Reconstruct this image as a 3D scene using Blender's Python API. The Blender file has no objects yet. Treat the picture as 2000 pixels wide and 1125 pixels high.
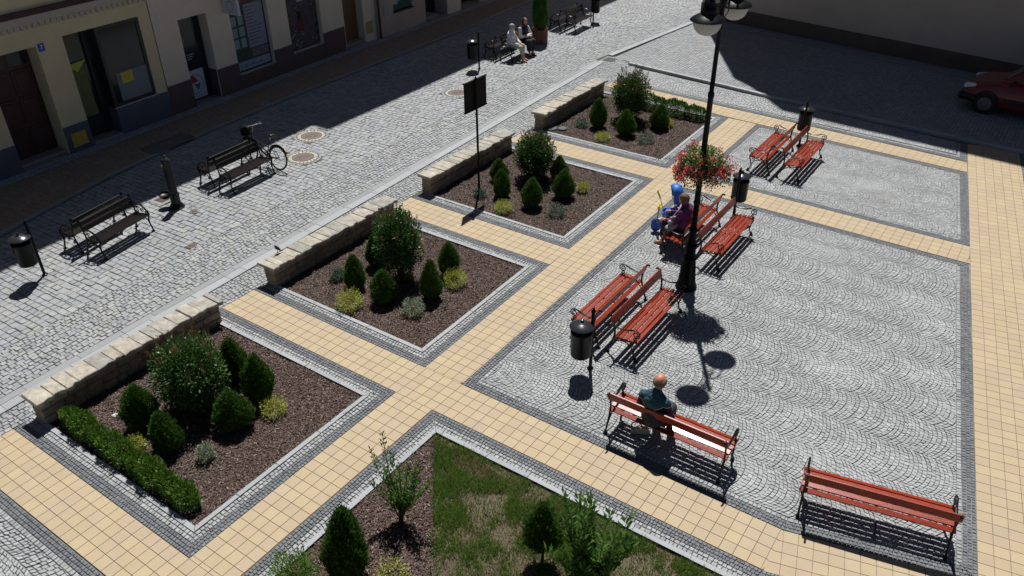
import bpy, math, random
import numpy as np
from mathutils import Vector, Matrix

random.seed(7); RNG = np.random.default_rng(7)
SC = bpy.context.scene
COL = SC.collection
T = 0.2                       # side of one paving tile in metres; layout polygons are in tiles
R_ = math.radians

# ------------------------------------------------------------------ camera, sky, sun, exposure
cam = bpy.data.cameras.new('camera'); camo = bpy.data.objects.new('camera', cam); COL.objects.link(camo)
right = Vector((0.823153, 0.567788, -0.006008)); down = Vector((0.302895, -0.448023, -0.841148)); fwd = Vector((-0.480286, 0.690573, -0.540772))
M = Matrix.Identity(4)
for i in range(3):
    M[i][0] = right[i]; M[i][1] = -down[i]; M[i][2] = -fwd[i]
M.translation = Vector((12.2842, -8.3776, 8.9244))
camo.matrix_world = M
cam.sensor_width = 36; cam.lens = 36 * 1572.64 / 2000; cam.clip_start = 0.1; cam.clip_end = 500
SC.camera = camo
SUN = Vector((-0.277, 0.4555, 1)).normalized()
sl = bpy.data.lights.new('sun', 'SUN'); sl.energy = 5.0; sl.angle = R_(0.53); sl.color = (1.0, 0.975, 0.94)
so = bpy.data.objects.new('sun', sl); COL.objects.link(so); so.rotation_euler = SUN.to_track_quat('Z', 'Y').to_euler()
W = bpy.data.worlds.new('World'); SC.world = W; W.use_nodes = True
nt = W.node_tree; bg = nt.nodes['Background']; sky = nt.nodes.new('ShaderNodeTexSky')
sky.sky_type = 'NISHITA'; sky.sun_disc = False; sky.sun_elevation = math.asin(SUN.z); sky.sun_rotation = math.atan2(SUN.x, SUN.y)
nt.links.new(sky.outputs[0], bg.inputs[0]); bg.inputs[1].default_value = 0.05; sky.air_density = 0.4; sky.dust_density = 0.3
vs = SC.view_settings; vs.view_transform = 'Standard'; vs.look = 'None'; vs.exposure = 0.14; vs.gamma = 1

# ------------------------------------------------------------------ materials
MATS = {}
def mat(name, col, rough=0.7, col2=None, island=0.0, noise=0.0, nscale=8.0, metal=0.0, bump=0.0, bscale=40.0, coat=0.0, spec=0.5, ramp=None, trans=0.0, blotch=0.0, bcol=None, blscale=1.2, stretch=None, blotch2=0.0, bcol2=None, blscale2=3.0, blo=.56):
    """procedural principled material; island = random tone for every loose piece, noise = fine mottling, blotch = large stains"""
    if name in MATS: return MATS[name]
    m = bpy.data.materials.new(name); m.use_nodes = True; n = m.node_tree; N = n.nodes; L = n.links
    b = N['Principled BSDF']; b.inputs['Roughness'].default_value = rough; b.inputs['Metallic'].default_value = metal
    b.inputs['Specular IOR Level'].default_value = spec
    if coat: b.inputs['Coat Weight'].default_value = coat; b.inputs['Coat Roughness'].default_value = 0.12
    if trans: b.inputs['Transmission Weight'].default_value = trans
    tc = N.new('ShaderNodeTexCoord'); src = tc.outputs['Object']
    if stretch:
        mp = N.new('ShaderNodeMapping'); mp.inputs['Scale'].default_value = stretch; L.new(src, mp.inputs[0]); src = mp.outputs[0]
    cur = None
    if ramp or island or col2:
        r = N.new('ShaderNodeValToRGB'); cr = r.color_ramp
        cols = ramp if ramp else [col, col2 or col]
        while len(cr.elements) < len(cols): cr.elements.new(0.5)
        for i, c in enumerate(cols):
            cr.elements[i].position = i / (len(cols) - 1); cr.elements[i].color = (*c, 1)
        if island:
            g = N.new('ShaderNodeNewGeometry'); L.new(g.outputs['Random Per Island'], r.inputs[0])
        else:
            nz = N.new('ShaderNodeTexNoise'); nz.inputs['Scale'].default_value = nscale; nz.inputs['Detail'].default_value = 6
            L.new(src, nz.inputs[0]); mr = N.new('ShaderNodeMapRange'); mr.inputs[1].default_value = .3; mr.inputs[2].default_value = .7
            L.new(nz.outputs[0], mr.inputs[0]); L.new(mr.outputs[0], r.inputs[0])
        cur = r.outputs[0]
    else:
        rgb = N.new('ShaderNodeRGB'); rgb.outputs[0].default_value = (*col, 1); cur = rgb.outputs[0]
    if noise:
        nz = N.new('ShaderNodeTexNoise'); nz.inputs['Scale'].default_value = nscale; nz.inputs['Detail'].default_value = 8; nz.inputs['Roughness'].default_value = .65
        L.new(src, nz.inputs[0]); mr = N.new('ShaderNodeMapRange'); mr.inputs[1].default_value = .25; mr.inputs[2].default_value = .75
        mr.inputs[3].default_value = 1 - noise; mr.inputs[4].default_value = 1 + noise; L.new(nz.outputs[0], mr.inputs[0])
        mx = N.new('ShaderNodeMix'); mx.data_type = 'RGBA'; mx.blend_type = 'MULTIPLY'; mx.inputs[0].default_value = 1
        L.new(cur, mx.inputs[6]); L.new(mr.outputs[0], mx.inputs[7]); cur = mx.outputs[2]
    if blotch:
        nz = N.new('ShaderNodeTexNoise'); nz.inputs['Scale'].default_value = blscale; nz.inputs['Detail'].default_value = 5
        L.new(tc.outputs['Object'], nz.inputs[0]); mr = N.new('ShaderNodeMapRange'); mr.inputs[1].default_value = .48; mr.inputs[2].default_value = .72
        mr.inputs[4].default_value = blotch; L.new(nz.outputs[0], mr.inputs[0])
        mx = N.new('ShaderNodeMix'); mx.data_type = 'RGBA'; L.new(mr.outputs[0], mx.inputs[0]); L.new(cur, mx.inputs[6]); mx.inputs[7].default_value = (*(bcol or col), 1); cur = mx.outputs[2]
    if blotch2:
        nz = N.new('ShaderNodeTexNoise'); nz.inputs['Scale'].default_value = blscale2; nz.inputs['Detail'].default_value = 7; nz.inputs['Roughness'].default_value = .7
        mp2 = N.new('ShaderNodeMapping'); mp2.inputs['Location'].default_value = (7.3, 2.1, 0); L.new(tc.outputs['Object'], mp2.inputs[0]); L.new(mp2.outputs[0], nz.inputs[0]); mr = N.new('ShaderNodeMapRange'); mr.inputs[1].default_value = blo; mr.inputs[2].default_value = blo + .14
        mr.inputs[4].default_value = blotch2; L.new(nz.outputs[0], mr.inputs[0])
        mx = N.new('ShaderNodeMix'); mx.data_type = 'RGBA'; L.new(mr.outputs[0], mx.inputs[0]); L.new(cur, mx.inputs[6]); mx.inputs[7].default_value = (*bcol2, 1); cur = mx.outputs[2]
    L.new(cur, b.inputs['Base Color'])
    if bump:
        nz = N.new('ShaderNodeTexNoise'); nz.inputs['Scale'].default_value = bscale; nz.inputs['Detail'].default_value = 6
        L.new(src, nz.inputs[0]); bp = N.new('ShaderNodeBump'); bp.inputs['Strength'].default_value = bump; bp.inputs['Distance'].default_value = .02
        L.new(nz.outputs[0], bp.inputs['Height']); L.new(bp.outputs[0], b.inputs['Normal'])
    MATS[name] = m; return m

def leafmat(name, ramp, rough=.45, tl=.25, spec=.5, tipz=None, tipcol=None):
    """leaf material: random tone per leaf, some light through the leaf"""
    if name in MATS: return MATS[name]
    m = mat(name, ramp[0], rough=rough, ramp=ramp, island=1, spec=spec)
    n = m.node_tree; N = n.nodes; L = n.links; b = N['Principled BSDF']; out = N['Material Output']
    tr = N.new('ShaderNodeBsdfTranslucent'); ms = N.new('ShaderNodeMixShader'); ms.inputs[0].default_value = tl
    L.new(b.inputs['Base Color'].links[0].from_socket, tr.inputs[0]); L.new(b.outputs[0], ms.inputs[1]); L.new(tr.outputs[0], ms.inputs[2]); L.new(ms.outputs[0], out.inputs[0])
    return m

M_tile = mat('sand_tile', (0,0,0), .75, ramp=[(.415,.325,.20),(.425,.335,.208),(.435,.345,.215),(.40,.315,.205),(.415,.318,.212),(.445,.355,.22),(.42,.33,.205),(.39,.31,.205)], island=1, noise=.06, nscale=3, blotch=.4, bcol=(.375,.31,.235), blscale=1.9, bump=.1, blotch2=.55, bcol2=(.25,.20,.15), blscale2=7, blo=.66)
M_dark = mat('dark_basalt_setts', (0,0,0), .7, ramp=[(.085,.095,.108),(.13,.14,.152),(.155,.165,.178),(.11,.125,.14),(.17,.175,.18)], island=1, noise=.2, nscale=14)
M_light = mat('pale_granite_setts', (0,0,0), .75, ramp=[(.21,.22,.225),(.31,.325,.33),(.27,.285,.29),(.36,.375,.38),(.29,.295,.285),(.40,.415,.415)], island=1, noise=.16, nscale=20, bump=.3)
M_fan = mat('grey_granite_setts', (0,0,0), .75, ramp=[(.25,.26,.265),(.315,.33,.335),(.29,.305,.31),(.365,.38,.385),(.32,.325,.322),(.265,.28,.285),(.335,.345,.35),(.40,.41,.415)], island=1, noise=.18, nscale=20, bump=.3, blotch=.45, bcol=(.46,.475,.48), blscale=.8, blotch2=.5, bcol2=(.19,.18,.155), blscale2=.55, blo=.57)
M_sstreet = mat('street_small_granite', (0,0,0), .7, ramp=[(.21,.225,.235),(.27,.285,.30),(.315,.328,.335),(.235,.25,.275),(.345,.352,.345),(.28,.282,.27)], island=1, noise=.18, nscale=12, bump=.35, blotch2=.3, bcol2=(.34,.35,.355), blscale2=.5, blo=.52)
M_street = mat('street_granite_setts', (0,0,0), .7, ramp=[(.215,.23,.245),(.265,.28,.295),(.305,.318,.33),(.24,.25,.285),(.335,.342,.335),(.285,.287,.282),(.25,.268,.275)], island=1, noise=.16, nscale=9, bump=.35, blotch=.3, bcol=(.20,.205,.20), blscale=.8, blotch2=.35, bcol2=(.33,.345,.35), blscale2=.35, blo=.52)
M_joint = mat('joint_sand', (.135,.133,.126), .95, noise=.35, nscale=12, blotch=.9, bcol=(.32,.325,.32), blscale=.8)
M_jstreet = mat('mossy_joint', (.085,.085,.068), .95, noise=.5, nscale=5, blotch=.6, bcol=(.07,.085,.035), blscale=1.1)
M_jtile = mat('tile_joint', (.19,.145,.10), .95, noise=.3)
M_granite = mat('granite_kerb', (.36,.37,.38), .7, island=1, ramp=[(.28,.295,.31),(.33,.345,.36),(.305,.32,.335)], noise=.1, nscale=30, bump=.15)
M_granite_d = mat('granite_kerb_dark', (.2,.21,.215), .75, island=1, ramp=[(.22,.23,.235),(.27,.28,.285)], noise=.12, nscale=20)
M_mulch = mat('bark_chips', (0,0,0), .8, ramp=[(.028,.017,.013),(.085,.052,.040),(.12,.076,.060),(.055,.033,.027),(.17,.115,.094),(.095,.060,.048),(.07,.040,.031),(.30,.225,.185),(.095,.058,.045),(.065,.038,.03),(.11,.068,.054)], island=1, noise=.15)
M_soil = mat('soil', (.042,.024,.018), .95, noise=.5, nscale=25, bump=.6)
M_lawnsoil = mat('lawn_soil', (.13,.105,.065), .95, ramp=[(.09,.078,.045),(.135,.10,.072),(.10,.085,.05),(.12,.088,.068)], nscale=3, noise=.3, bump=.5)
M_stone = mat('sandstone_block', (0,0,0), .85, ramp=[(.21,.17,.115),(.30,.24,.165),(.25,.215,.16),(.34,.28,.20),(.18,.15,.105),(.29,.255,.20)], island=1, noise=.3, nscale=7, bump=.9, bscale=16, blotch=.45, bcol=(.11,.095,.075), blscale=4, blotch2=.5, bcol2=(.09,.095,.055), blscale2=6, blo=.56)
M_cap = mat('sandstone_slab', (0,0,0), .85, ramp=[(.30,.28,.23),(.41,.37,.30),(.34,.325,.285),(.45,.41,.33),(.28,.27,.24),(.37,.36,.32)], island=1, noise=.35, nscale=6, bump=1.0, bscale=14, blotch2=.6, bcol2=(.12,.115,.09), blscale2=7, blo=.55, blotch=.6, bcol=(.24,.22,.18), blscale=5)
M_red = mat('red_painted_wood', (.20,.020,.005), .34, col2=(.30,.034,.008), nscale=6, noise=.34, stretch=(1.5,14,14), bump=.1, bscale=30, coat=.12, spec=.35)
M_brownw = mat('dark_brown_wood', (.009,.006,.006), .30, col2=(.016,.011,.012), nscale=6, noise=.25, stretch=(1.5,14,14), coat=.0, spec=.28)
M_iron = mat('black_cast_iron', (.005,.005,.006), .36, spec=.22, noise=.2, nscale=30)
M_blackp = mat('black_painted_steel', (.004,.004,.005), .35, spec=.16)
M_lid = mat('lid_steel', (.035,.038,.045), .24, metal=.3, noise=.15)
M_pole = mat('black_pole_paint', (.005,.006,.008), .42, spec=.16)
M_globe = None
M_green_iron = mat('green_black_iron', (.004,.008,.007), .40, spec=.3)
M_panel = mat('black_sign_back', (.005,.005,.006), .6, spec=.2)

M_globe = leafmat('milky_glass_globe', [(.93,.90,.87),(.93,.90,.87)], rough=.3, tl=.62)
# ------------------------------------------------------------------ mesh helpers
def mesh_obj(name, V, F, m, parent=None, smooth=False, loc=None, **tags):
    """link one mesh object; V Nx3 array, F list of index tuples or MxK array"""
    me = bpy.data.meshes.new(name)
    V = np.asarray(V, np.float32).reshape(-1, 3)
    if isinstance(F, np.ndarray):
        k = F.shape[1]; nF = len(F); loops = F.ravel().astype(np.int32); starts = np.arange(nF, dtype=np.int32) * k; tot = np.full(nF, k, np.int32)
    else:
        tot = np.array([len(f) for f in F], np.int32); starts = np.concatenate([[0], np.cumsum(tot)[:-1]]).astype(np.int32); loops = np.concatenate([np.asarray(f, np.int32) for f in F])
        nF = len(F)
    me.vertices.add(len(V)); me.vertices.foreach_set('co', V.ravel())
    me.loops.add(len(loops)); me.loops.foreach_set('vertex_index', loops)
    me.polygons.add(nF); me.polygons.foreach_set('loop_start', starts); me.polygons.foreach_set('loop_total', tot)
    me.polygons.foreach_set('use_smooth', np.full(nF, bool(smooth)))
    me.update(calc_edges=True); me.validate()
    me.materials.append(m)
    o = bpy.data.objects.new(name, me); COL.objects.link(o)
    if parent: o.parent = parent
    if loc is not None: o.location = loc
    for k_, v in tags.items(): o[k_] = v
    return o

class MB:
    """collects shapes into one mesh"""
    def __init__(s): s.V = []; s.F = []; s.n = 0
    def add(s, V, F):
        V = np.asarray(V, float).reshape(-1, 3); s.V.append(V); s.F += [tuple(i + s.n for i in f) for f in F]; s.n += len(V); return s
    def box(s, c, d, rot=None, bev=0.0):
        x, y, z = [v / 2 for v in d]
        if bev:
            b = min(bev, x * .9, y * .9, z * .9); P = []
            for sx in (-1, 1):
                for sy in (-1, 1):
                    for sz in (-1, 1):
                        P += [(sx * (x - b), sy * (y - b), sz * z), (sx * (x - b), sy * y, sz * (z - b)), (sx * x, sy * (y - b), sz * (z - b))]
            I = lambda a, b_, c_: ((a + 1) // 2) * 4 + ((b_ + 1) // 2) * 2 + ((c_ + 1) // 2)
            F = []
            for sg in (-1, 1):
                F += [[I(-1, -1, sg) * 3, I(1, -1, sg) * 3, I(1, 1, sg) * 3, I(-1, 1, sg) * 3], [I(-1, sg, -1) * 3 + 1, I(1, sg, -1) * 3 + 1, I(1, sg, 1) * 3 + 1, I(-1, sg, 1) * 3 + 1], [I(sg, -1, -1) * 3 + 2, I(sg, 1, -1) * 3 + 2, I(sg, 1, 1) * 3 + 2, I(sg, -1, 1) * 3 + 2]]
            for a in (-1, 1):
                for b_ in (-1, 1):
                    F += [[I(-1, a, b_) * 3, I(1, a, b_) * 3, I(1, a, b_) * 3 + 1, I(-1, a, b_) * 3 + 1], [I(a, -1, b_) * 3, I(a, 1, b_) * 3, I(a, 1, b_) * 3 + 2, I(a, -1, b_) * 3 + 2], [I(a, b_, -1) * 3 + 1, I(a, b_, 1) * 3 + 1, I(a, b_, 1) * 3 + 2, I(a, b_, -1) * 3 + 2]]
            F += [[i * 3, i * 3 + 1, i * 3 + 2] for i in range(8)]
        else:
            P = [(a * x, b_ * y, c_ * z) for a in (-1, 1) for b_ in (-1, 1) for c_ in (-1, 1)]
            F = [(0, 1, 3, 2), (4, 6, 7, 5), (0, 4, 5, 1), (2, 3, 7, 6), (0, 2, 6, 4), (1, 5, 7, 3)]
        P = np.array(P, float)
        if rot is not None: P = P @ np.array(rot).T
        return s.add(P + np.array(c, float), F)
    def tube(s, path, r, n=6, cap=True, flat=1.0, up=(0, 0, 1)):
        P = np.array(path, float); k = len(P); rr = np.full(k, r) if np.isscalar(r) else np.array(r, float)
        V = []; prev = None
        for i in range(k):
            t = P[min(i + 1, k - 1)] - P[max(i - 1, 0)]; t = t / (np.linalg.norm(t) + 1e-12)
            if prev is None:
                a = np.array(up, float)
                if abs(t @ a) > .95: a = np.array((1., 0, 0))
                u = np.cross(a, t); u /= np.linalg.norm(u)
            else:
                u = prev - t * (prev @ t); nn = np.linalg.norm(u); u = u / nn if nn > 1e-6 else prev
            prev = u; v = np.cross(t, u)
            for j in range(n):
                an = 2 * math.pi * (j + .5) / n; V.append(P[i] + rr[i] * (math.cos(an) * u * flat + math.sin(an) * v))
        F = [(i * n + j, i * n + (j + 1) % n, (i + 1) * n + (j + 1) % n, (i + 1) * n + j) for i in range(k - 1) for j in range(n)]
        if cap: F += [tuple(range(n))[::-1], tuple((k - 1) * n + j for j in range(n))]
        return s.add(V, F)
    def lathe(s, prof, c=(0, 0, 0), n=20, rot=None):
        V = []; k = len(prof)
        for r, z in prof:
            for j in range(n):
                a = 2 * math.pi * j / n; V.append((r * math.cos(a), r * math.sin(a), z))
        V = np.array(V)
        if rot is not None: V = V @ np.array(rot).T
        F = [(i * n + j, i * n + (j + 1) % n, (i + 1) * n + (j + 1) % n, (i + 1) * n + j) for i in range(k - 1) for j in range(n)]
        F += [tuple(range(n))[::-1], tuple((k - 1) * n + j for j in range(n))]
        return s.add(V + np.array(c, float), F)
    def torus(s, c, R, r, rot=None, n=28, m_=6):
        V = [((R + r * math.cos(b)) * math.cos(a), (R + r * math.cos(b)) * math.sin(a), r * math.sin(b)) for a in [2 * math.pi * i / n for i in range(n)] for b in [2 * math.pi * j / m_ for j in range(m_)]]
        V = np.array(V)
        if rot is not None: V = V @ np.array(rot).T
        F = [(i * m_ + j, ((i + 1) % n) * m_ + j, ((i + 1) % n) * m_ + (j + 1) % m_, i * m_ + (j + 1) % m_) for i in range(n) for j in range(m_)]
        return s.add(V + np.array(c, float), F)
    def prism(s, poly, z0, z1):
        n = len(poly); V = [(x, y, z0) for x, y in poly] + [(x, y, z1) for x, y in poly]
        return s.add(V, [tuple(range(n))[::-1], tuple(range(n, 2 * n))] + [(i, (i + 1) % n, n + (i + 1) % n, n + i) for i in range(n)])
    def build(s, name, m, parent=None, smooth=False, loc=None, mods=None, **tags):
        V = np.concatenate(s.V)
        o = mesh_obj(name, V, s.F, m, parent, smooth, loc, **tags)
        if smooth == 'auto':
            me = o.data; me.shade_smooth() if hasattr(me, 'shade_smooth') else None
            try: me.set_sharp_from_angle(angle=R_(38))
            except Exception: pass
        return o

def rotz(a): c, s = math.cos(a), math.sin(a); return np.array([[c, -s, 0], [s, c, 0], [0, 0, 1.]])
def rotx(a): c, s = math.cos(a), math.sin(a); return np.array([[1., 0, 0], [0, c, -s], [0, s, c]])
def roty(a): c, s = math.cos(a), math.sin(a); return np.array([[c, 0, s], [0, 1., 0], [-s, 0, c]])

def thing(name, loc, label, cat, group=None, rz=0):
    o = bpy.data.objects.new(name, None); COL.objects.link(o); o.location = loc; o.rotation_euler = (0, 0, rz); o.empty_display_size = .2
    o['label'] = label; o['category'] = cat
    if group: o['group'] = group
    return o
def tag(o, label, cat, group=None):
    o['label'] = label; o['category'] = cat
    if group: o['group'] = group
    return o
def kids(o): return [c for c in bpy.data.objects if c.parent == o]
def dup(root, loc, rz, label, scale=None):
    r = root.copy(); COL.objects.link(r); r.location = loc; r.rotation_euler = (0, 0, rz); r['label'] = label
    if scale is not None: r.scale = scale
    for ch in kids(root):
        c = ch.copy(); COL.objects.link(c); c.parent = r
        for g_ in kids(ch):
            d = g_.copy(); COL.objects.link(d); d.parent = c
    return r

# ------------------------------------------------------------------ paving: every stone is real geometry, clipped to its zone
def clip(poly, conv):
    out = poly; n = len(conv)
    for i in range(n):
        ax, ay = conv[i]; bx, by = conv[(i + 1) % n]; ex, ey = bx - ax, by - ay
        inp = out; out = []
        if not inp: return []
        m_ = len(inp); sd = [ex * (p[1] - ay) - ey * (p[0] - ax) for p in inp]
        for j in range(m_):
            k = (j + 1) % m_
            if sd[j] >= 0: out.append(inp[j])
            if (sd[j] >= 0) != (sd[k] >= 0):
                t = sd[j] / (sd[j] - sd[k]); out.append((inp[j][0] + t * (inp[k][0] - inp[j][0]), inp[j][1] + t * (inp[k][1] - inp[j][1])))
    return out
def area(p): return .5 * sum(p[i][0] * p[(i + 1) % len(p)][1] - p[(i + 1) % len(p)][0] * p[i][1] for i in range(len(p)))
def ccw(p): return p if area(p) > 0 else p[::-1]

class Stones:
    def __init__(s, gap=.008, bev=.006, h=0.0, hj=.002, depth=.014):
        s.V = []; s.F = []; s.gap = gap; s.bev = bev; s.h = h; s.hj = hj; s.depth = depth; s.skip = []; s.minf = .12
    def stone(s, poly, conv=None, full=None):
        if conv is not None:
            cx = sum(p[0] for p in poly) / len(poly); cy = sum(p[1] for p in poly) / len(poly)
            a0 = abs(area(poly))
            poly = clip(poly, conv)
            if len(poly) < 3 or abs(area(poly)) < s.minf * a0: return
        n = len(poly); cx = sum(p[0] for p in poly) / n; cy = sum(p[1] for p in poly) / n
        for (sx, sy, sr) in s.skip:
            if (cx - sx) ** 2 + (cy - sy) ** 2 < sr * sr: return
        z = s.h + random.uniform(-s.hj, s.hj); tx = random.uniform(-1, 1) * s.hj * 6; ty = random.uniform(-1, 1) * s.hj * 6
        b = len(s.V)
        for d, zz in ((s.gap / 2, z - s.bev), (s.gap / 2 + s.bev, z)):
            for x, y in poly:
                dx, dy = cx - x, cy - y; l = math.hypot(dx, dy); f = min(.8, d * 1.35 / (l + 1e-9))
                s.V.append((x + dx * f, y + dy * f, zz + (x - cx) * tx + (y - cy) * ty))
        s.F.append(tuple(range(b + n, b + 2 * n)))
        for i in range(n):
            j = (i + 1) % n; s.F.append((b + i, b + j, b + n + j, b + n + i))
    def rows(s, conv, ang, row, length, jit=.12, lj=.2, origin=(0, 0), aligned=False):
        """fill a convex zone with rows running along ang"""
        conv = ccw(conv); c, sn = math.cos(ang), math.sin(ang)
        loc = [((x - origin[0]) * c + (y - origin[1]) * sn, -(x - origin[0]) * sn + (y - origin[1]) * c) for x, y in conv]
        u0, u1 = min(p[0] for p in loc), max(p[0] for p in loc); v0, v1 = min(p[1] for p in loc), max(p[1] for p in loc)
        k = math.floor(v0 / row) if aligned else 0; v = k * row if aligned else v0
        wob = [random.uniform(0, 6.28) for _ in range(2)]
        while v < v1 - 1e-6:
            vr = row if aligned else row * random.uniform(1 - .06, 1 + .06)
            if not aligned and v + vr * 1.4 > v1: vr = v1 - v
            u = math.floor(u0 / length) * length if aligned else u0 - random.random() * length
            while u < u1:
                ul = length if aligned else length * random.uniform(1 - lj, 1 + lj)
                P = [(u, v), (u + ul, v), (u + ul, v + vr), (u, v + vr)]
                if jit: P = [(a + random.uniform(-1, 1) * jit * row * .5, b + random.uniform(-1, 1) * jit * row * .5) for a, b in P]
                P = [(origin[0] + a * c - b * sn, origin[1] + a * sn + b * c) for a, b in P]
                s.stone(P, conv); u += ul
            v += vr
    def band(s, A, B, w0, w1, nrow, length, miterA, miterB):
        """rows along edge A->B between inward distances w0..w1; miter = inward slope at each end"""
        ax, ay = A; bx, by = B; L = math.hypot(bx - ax, by - ay); ux, uy = (bx - ax) / L, (by - ay) / L; nx, ny = -uy, ux
        q = lambda u, v: (ax + ux * u + nx * v, ay + uy * u + ny * v)
        conv = ccw([q(miterA * w0, w0), q(L - miterB * w0, w0), q(L - miterB * w1, w1), q(miterA * w1, w1)])
        ang = math.atan2(uy, ux)
        s.rows(conv, ang, (w1 - w0) / nrow - 1e-5, length, origin=q(0, w0), aligned=False)
    def fans(s, conv, W_, d, r_fac=.84, origin=(0, 0), ang=0.0):
        wp = lambda x, y: (x + .035 * math.sin(y * 2.3 + 1.1 * math.sin(x * .9)) + .02 * math.sin(x * 4.1 + y * 3.3), y + .035 * math.sin(x * 1.9 + 1.3 * math.sin(y * 1.1)) + .022 * math.sin(x * 3.7 - y * 4.6))
        """segmental arches: columns along local x, arcs bulging to +x, column width W_"""
        conv = ccw(conv); c, sn = math.cos(ang), math.sin(ang)
        loc = [((x - origin[0]) * c + (y - origin[1]) * sn, -(x - origin[0]) * sn + (y - origin[1]) * c) for x, y in conv]
        u0, u1 = min(p[0] for p in loc), max(p[0] for p in loc); v0, v1 = min(p[1] for p in loc), max(p[1] for p in loc)
        r = W_ * r_fac; th = math.asin(.5 / r_fac); n = max(3, round(2 * th * r / d))
        for col in range(math.floor(v0 / W_), math.ceil(v1 / W_)):
            yc = (col + .5) * W_; off = random.random() * d
            k = math.floor((u0 - r) / d)
            while k * d < u1 + r:
                x0 = k * d + off + random.uniform(-.004, .004); nn = n + random.choice((-1, 0, 0, 1)); ts = [-th + 2 * th * i / nn for i in range(nn + 1)]
                ts = [ts[0]] + [t + random.uniform(-.14, .14) * 2 * th / nn for t in ts[1:-1]] + [ts[-1]]
                for i in range(nn):
                    P = []
                    for (t, dx) in ((ts[i], 0), (ts[i], d), (ts[i + 1], d), (ts[i + 1], 0)):
                        xx = x0 + dx + r * math.cos(t) - r + random.uniform(-.09, .09) * d; yy = yc + r * math.sin(t) + random.uniform(-.08, .08) * d
                        P.append((xx, yy))
                    P = ccw(P); P = [wp(origin[0] + a * c - b * sn, origin[1] + a * sn + b * c) for a, b in P]
                    x, y = P[0]
                    if min(p[0] for p in conv) - .1 < x < max(p[0] for p in conv) + .1 and min(p[1] for p in conv) - .1 < y < max(p[1] for p in conv) + .1: s.stone(P, conv)
                k += 1
    def build(s, name, m): return mesh_obj(name, np.array(s.V), s.F, m, kind='structure')
def tl(*pts): return [(x * T, y * T) for x, y in pts]

def sheet(name, poly, z, m):
    V = [(x, y, z) for x, y in ccw(poly)]; return mesh_obj(name, V, [tuple(range(len(V)))], m, kind='structure')
sheet('ground', [(-60, -60), (80, -60), (80, 90), (-60, 90)], -.06, M_joint)
sheet('street_bed', tl((-70, -60), (0, -60), (0, 24), (0, 87), (0, 135), (-4, 200), (-70, 200)), -.013, M_jstreet)
HOLES = [(1.3, 21.2, -23.2, -5.8), (1.3, 21.0, 1.7, 19.5), (1.3, 20.8, 26.9, 45.1), (1.3, 20.3, 52.6, 71.6), (28.5, 55.0, -60, -5.75)]
XL = sorted({0.0, 120.0, *[v for h in HOLES for v in h[:2]]}); YL = sorted({-60.0, 200.0, *[v for h in HOLES for v in h[2:]]}); V_ = []; F_ = []
for xa, xb in zip(XL[:-1], XL[1:]):
    for ya, yb in zip(YL[:-1], YL[1:]):
        if any(h[0] < (xa + xb) / 2 < h[1] and h[2] < (ya + yb) / 2 < h[3] for h in HOLES): continue
        b_ = len(V_); V_ += [(xa * T, ya * T, -.020), (xb * T, ya * T, -.020), (xb * T, yb * T, -.020), (xa * T, yb * T, -.020)]; F_.append((b_, b_ + 1, b_ + 2, b_ + 3))
mesh_obj('square_bed', V_, F_, M_joint, kind='structure')
MANH = [(-4.19, 5.28, .52), (-5.15, 6.5, .52), (-3.9, 11.81, .52), (-3.94, 1.54, .11), (-2.58, .44, .10), (-5.14, 1.5, .22)]

# sand-coloured tile paths
def tiles(name, polys, bed):
    S = Stones(gap=.007, bev=.001, h=0, hj=.0003)
    for poly, org, ang in polys: S.rows(poly, ang, T, T, jit=0, origin=org, aligned=True)
    o = S.build(name, M_tile)
    for i, p in enumerate(bed): sheet(name + '_bed', p, -.012 - .001 * i * 0, M_jtile)
UA = -.0117
def wx(y): return 22.78 - .0117 * y
tiles('cross_path', [(tl((0.05, -4.0), (55.15, -4.0), (55.2, 0), (0.05, 0)), (0, 0), 0)], [tl((0.05, -4.1), (55.15, -4.1), (55.2, 0), (0.05, 0))])
a12 = math.atan2(2.76, 10.65)
p2 = tl((55.2, 0), (55.05, -4.15), (75, 1.05), (75, 5.1))
d12 = (math.cos(a12), math.sin(a12)); pA = (55.2, 0.0)
p2 = tl(pA, (55.1, -4.1), (67.6, -1.0), (67.05, 3.06))
tiles('corner_path', [(p2, (pA[0] * T, pA[1] * T), a12)], [p2])
wl = tl((22.9, -24.9), (26.95, -24.9), (26.95, -4.0), (22.9, -4.0))
tiles('lower_walk', [(wl, (22.9 * T, -4.6 * T), 0)], [tl((22.9, -24.9), (26.95, -24.9), (26.95, -4.11), (22.9, -4.11))])
lp = tl((0.3, -28.9), (26.95, -28.9), (26.95, -24.9), (0.3, -24.9)); lw2 = tl((22.9, -60), (26.95, -60), (26.95, -28.9), (22.9, -28.9))
tiles('lower_path', [(lp, (22.9 * T, -24.9 * T), 0), (lw2, (22.9 * T, -24.9 * T), 0)], [lp, lw2])
wm = tl((wx(0), 0), (26.92, 0), (26.30, 72.8), (wx(72.9), 72.9))
tiles('middle_walk', [(wm, (22.74 * T, 3.13 * T), .0117)], [wm])
q23 = tl((-.6, 21.2), (22.55, 21.2), (22.5, 25.25), (-.6, 25.25)); q34 = tl((-.8, 46.75), (22.25, 46.75), (22.2, 50.95), (-.8, 50.95))
tiles('upper_path', [(q23, (22.5 * T, 21.2 * T), 0)], [q23]); tiles('far_path', [(q34, (22.2 * T, 46.85 * T), 0)], [q34])
q45 = tl((26.36, 46.75), (59.6, 46.4), (58.95, 50.5), (26.3, 50.65)); tiles('plaza_path', [(q45, (26.3 * T, 50.65 * T), -.006)], [q45])
qt = tl((-.9, 74.3), (21.9, 73.2), (26.3, 72.75), (55.3, 71.3), (54.6, 75.3), (5.5, 78.0), (-.9, 78.4)); at = math.atan2(-1.45, 29)
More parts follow.
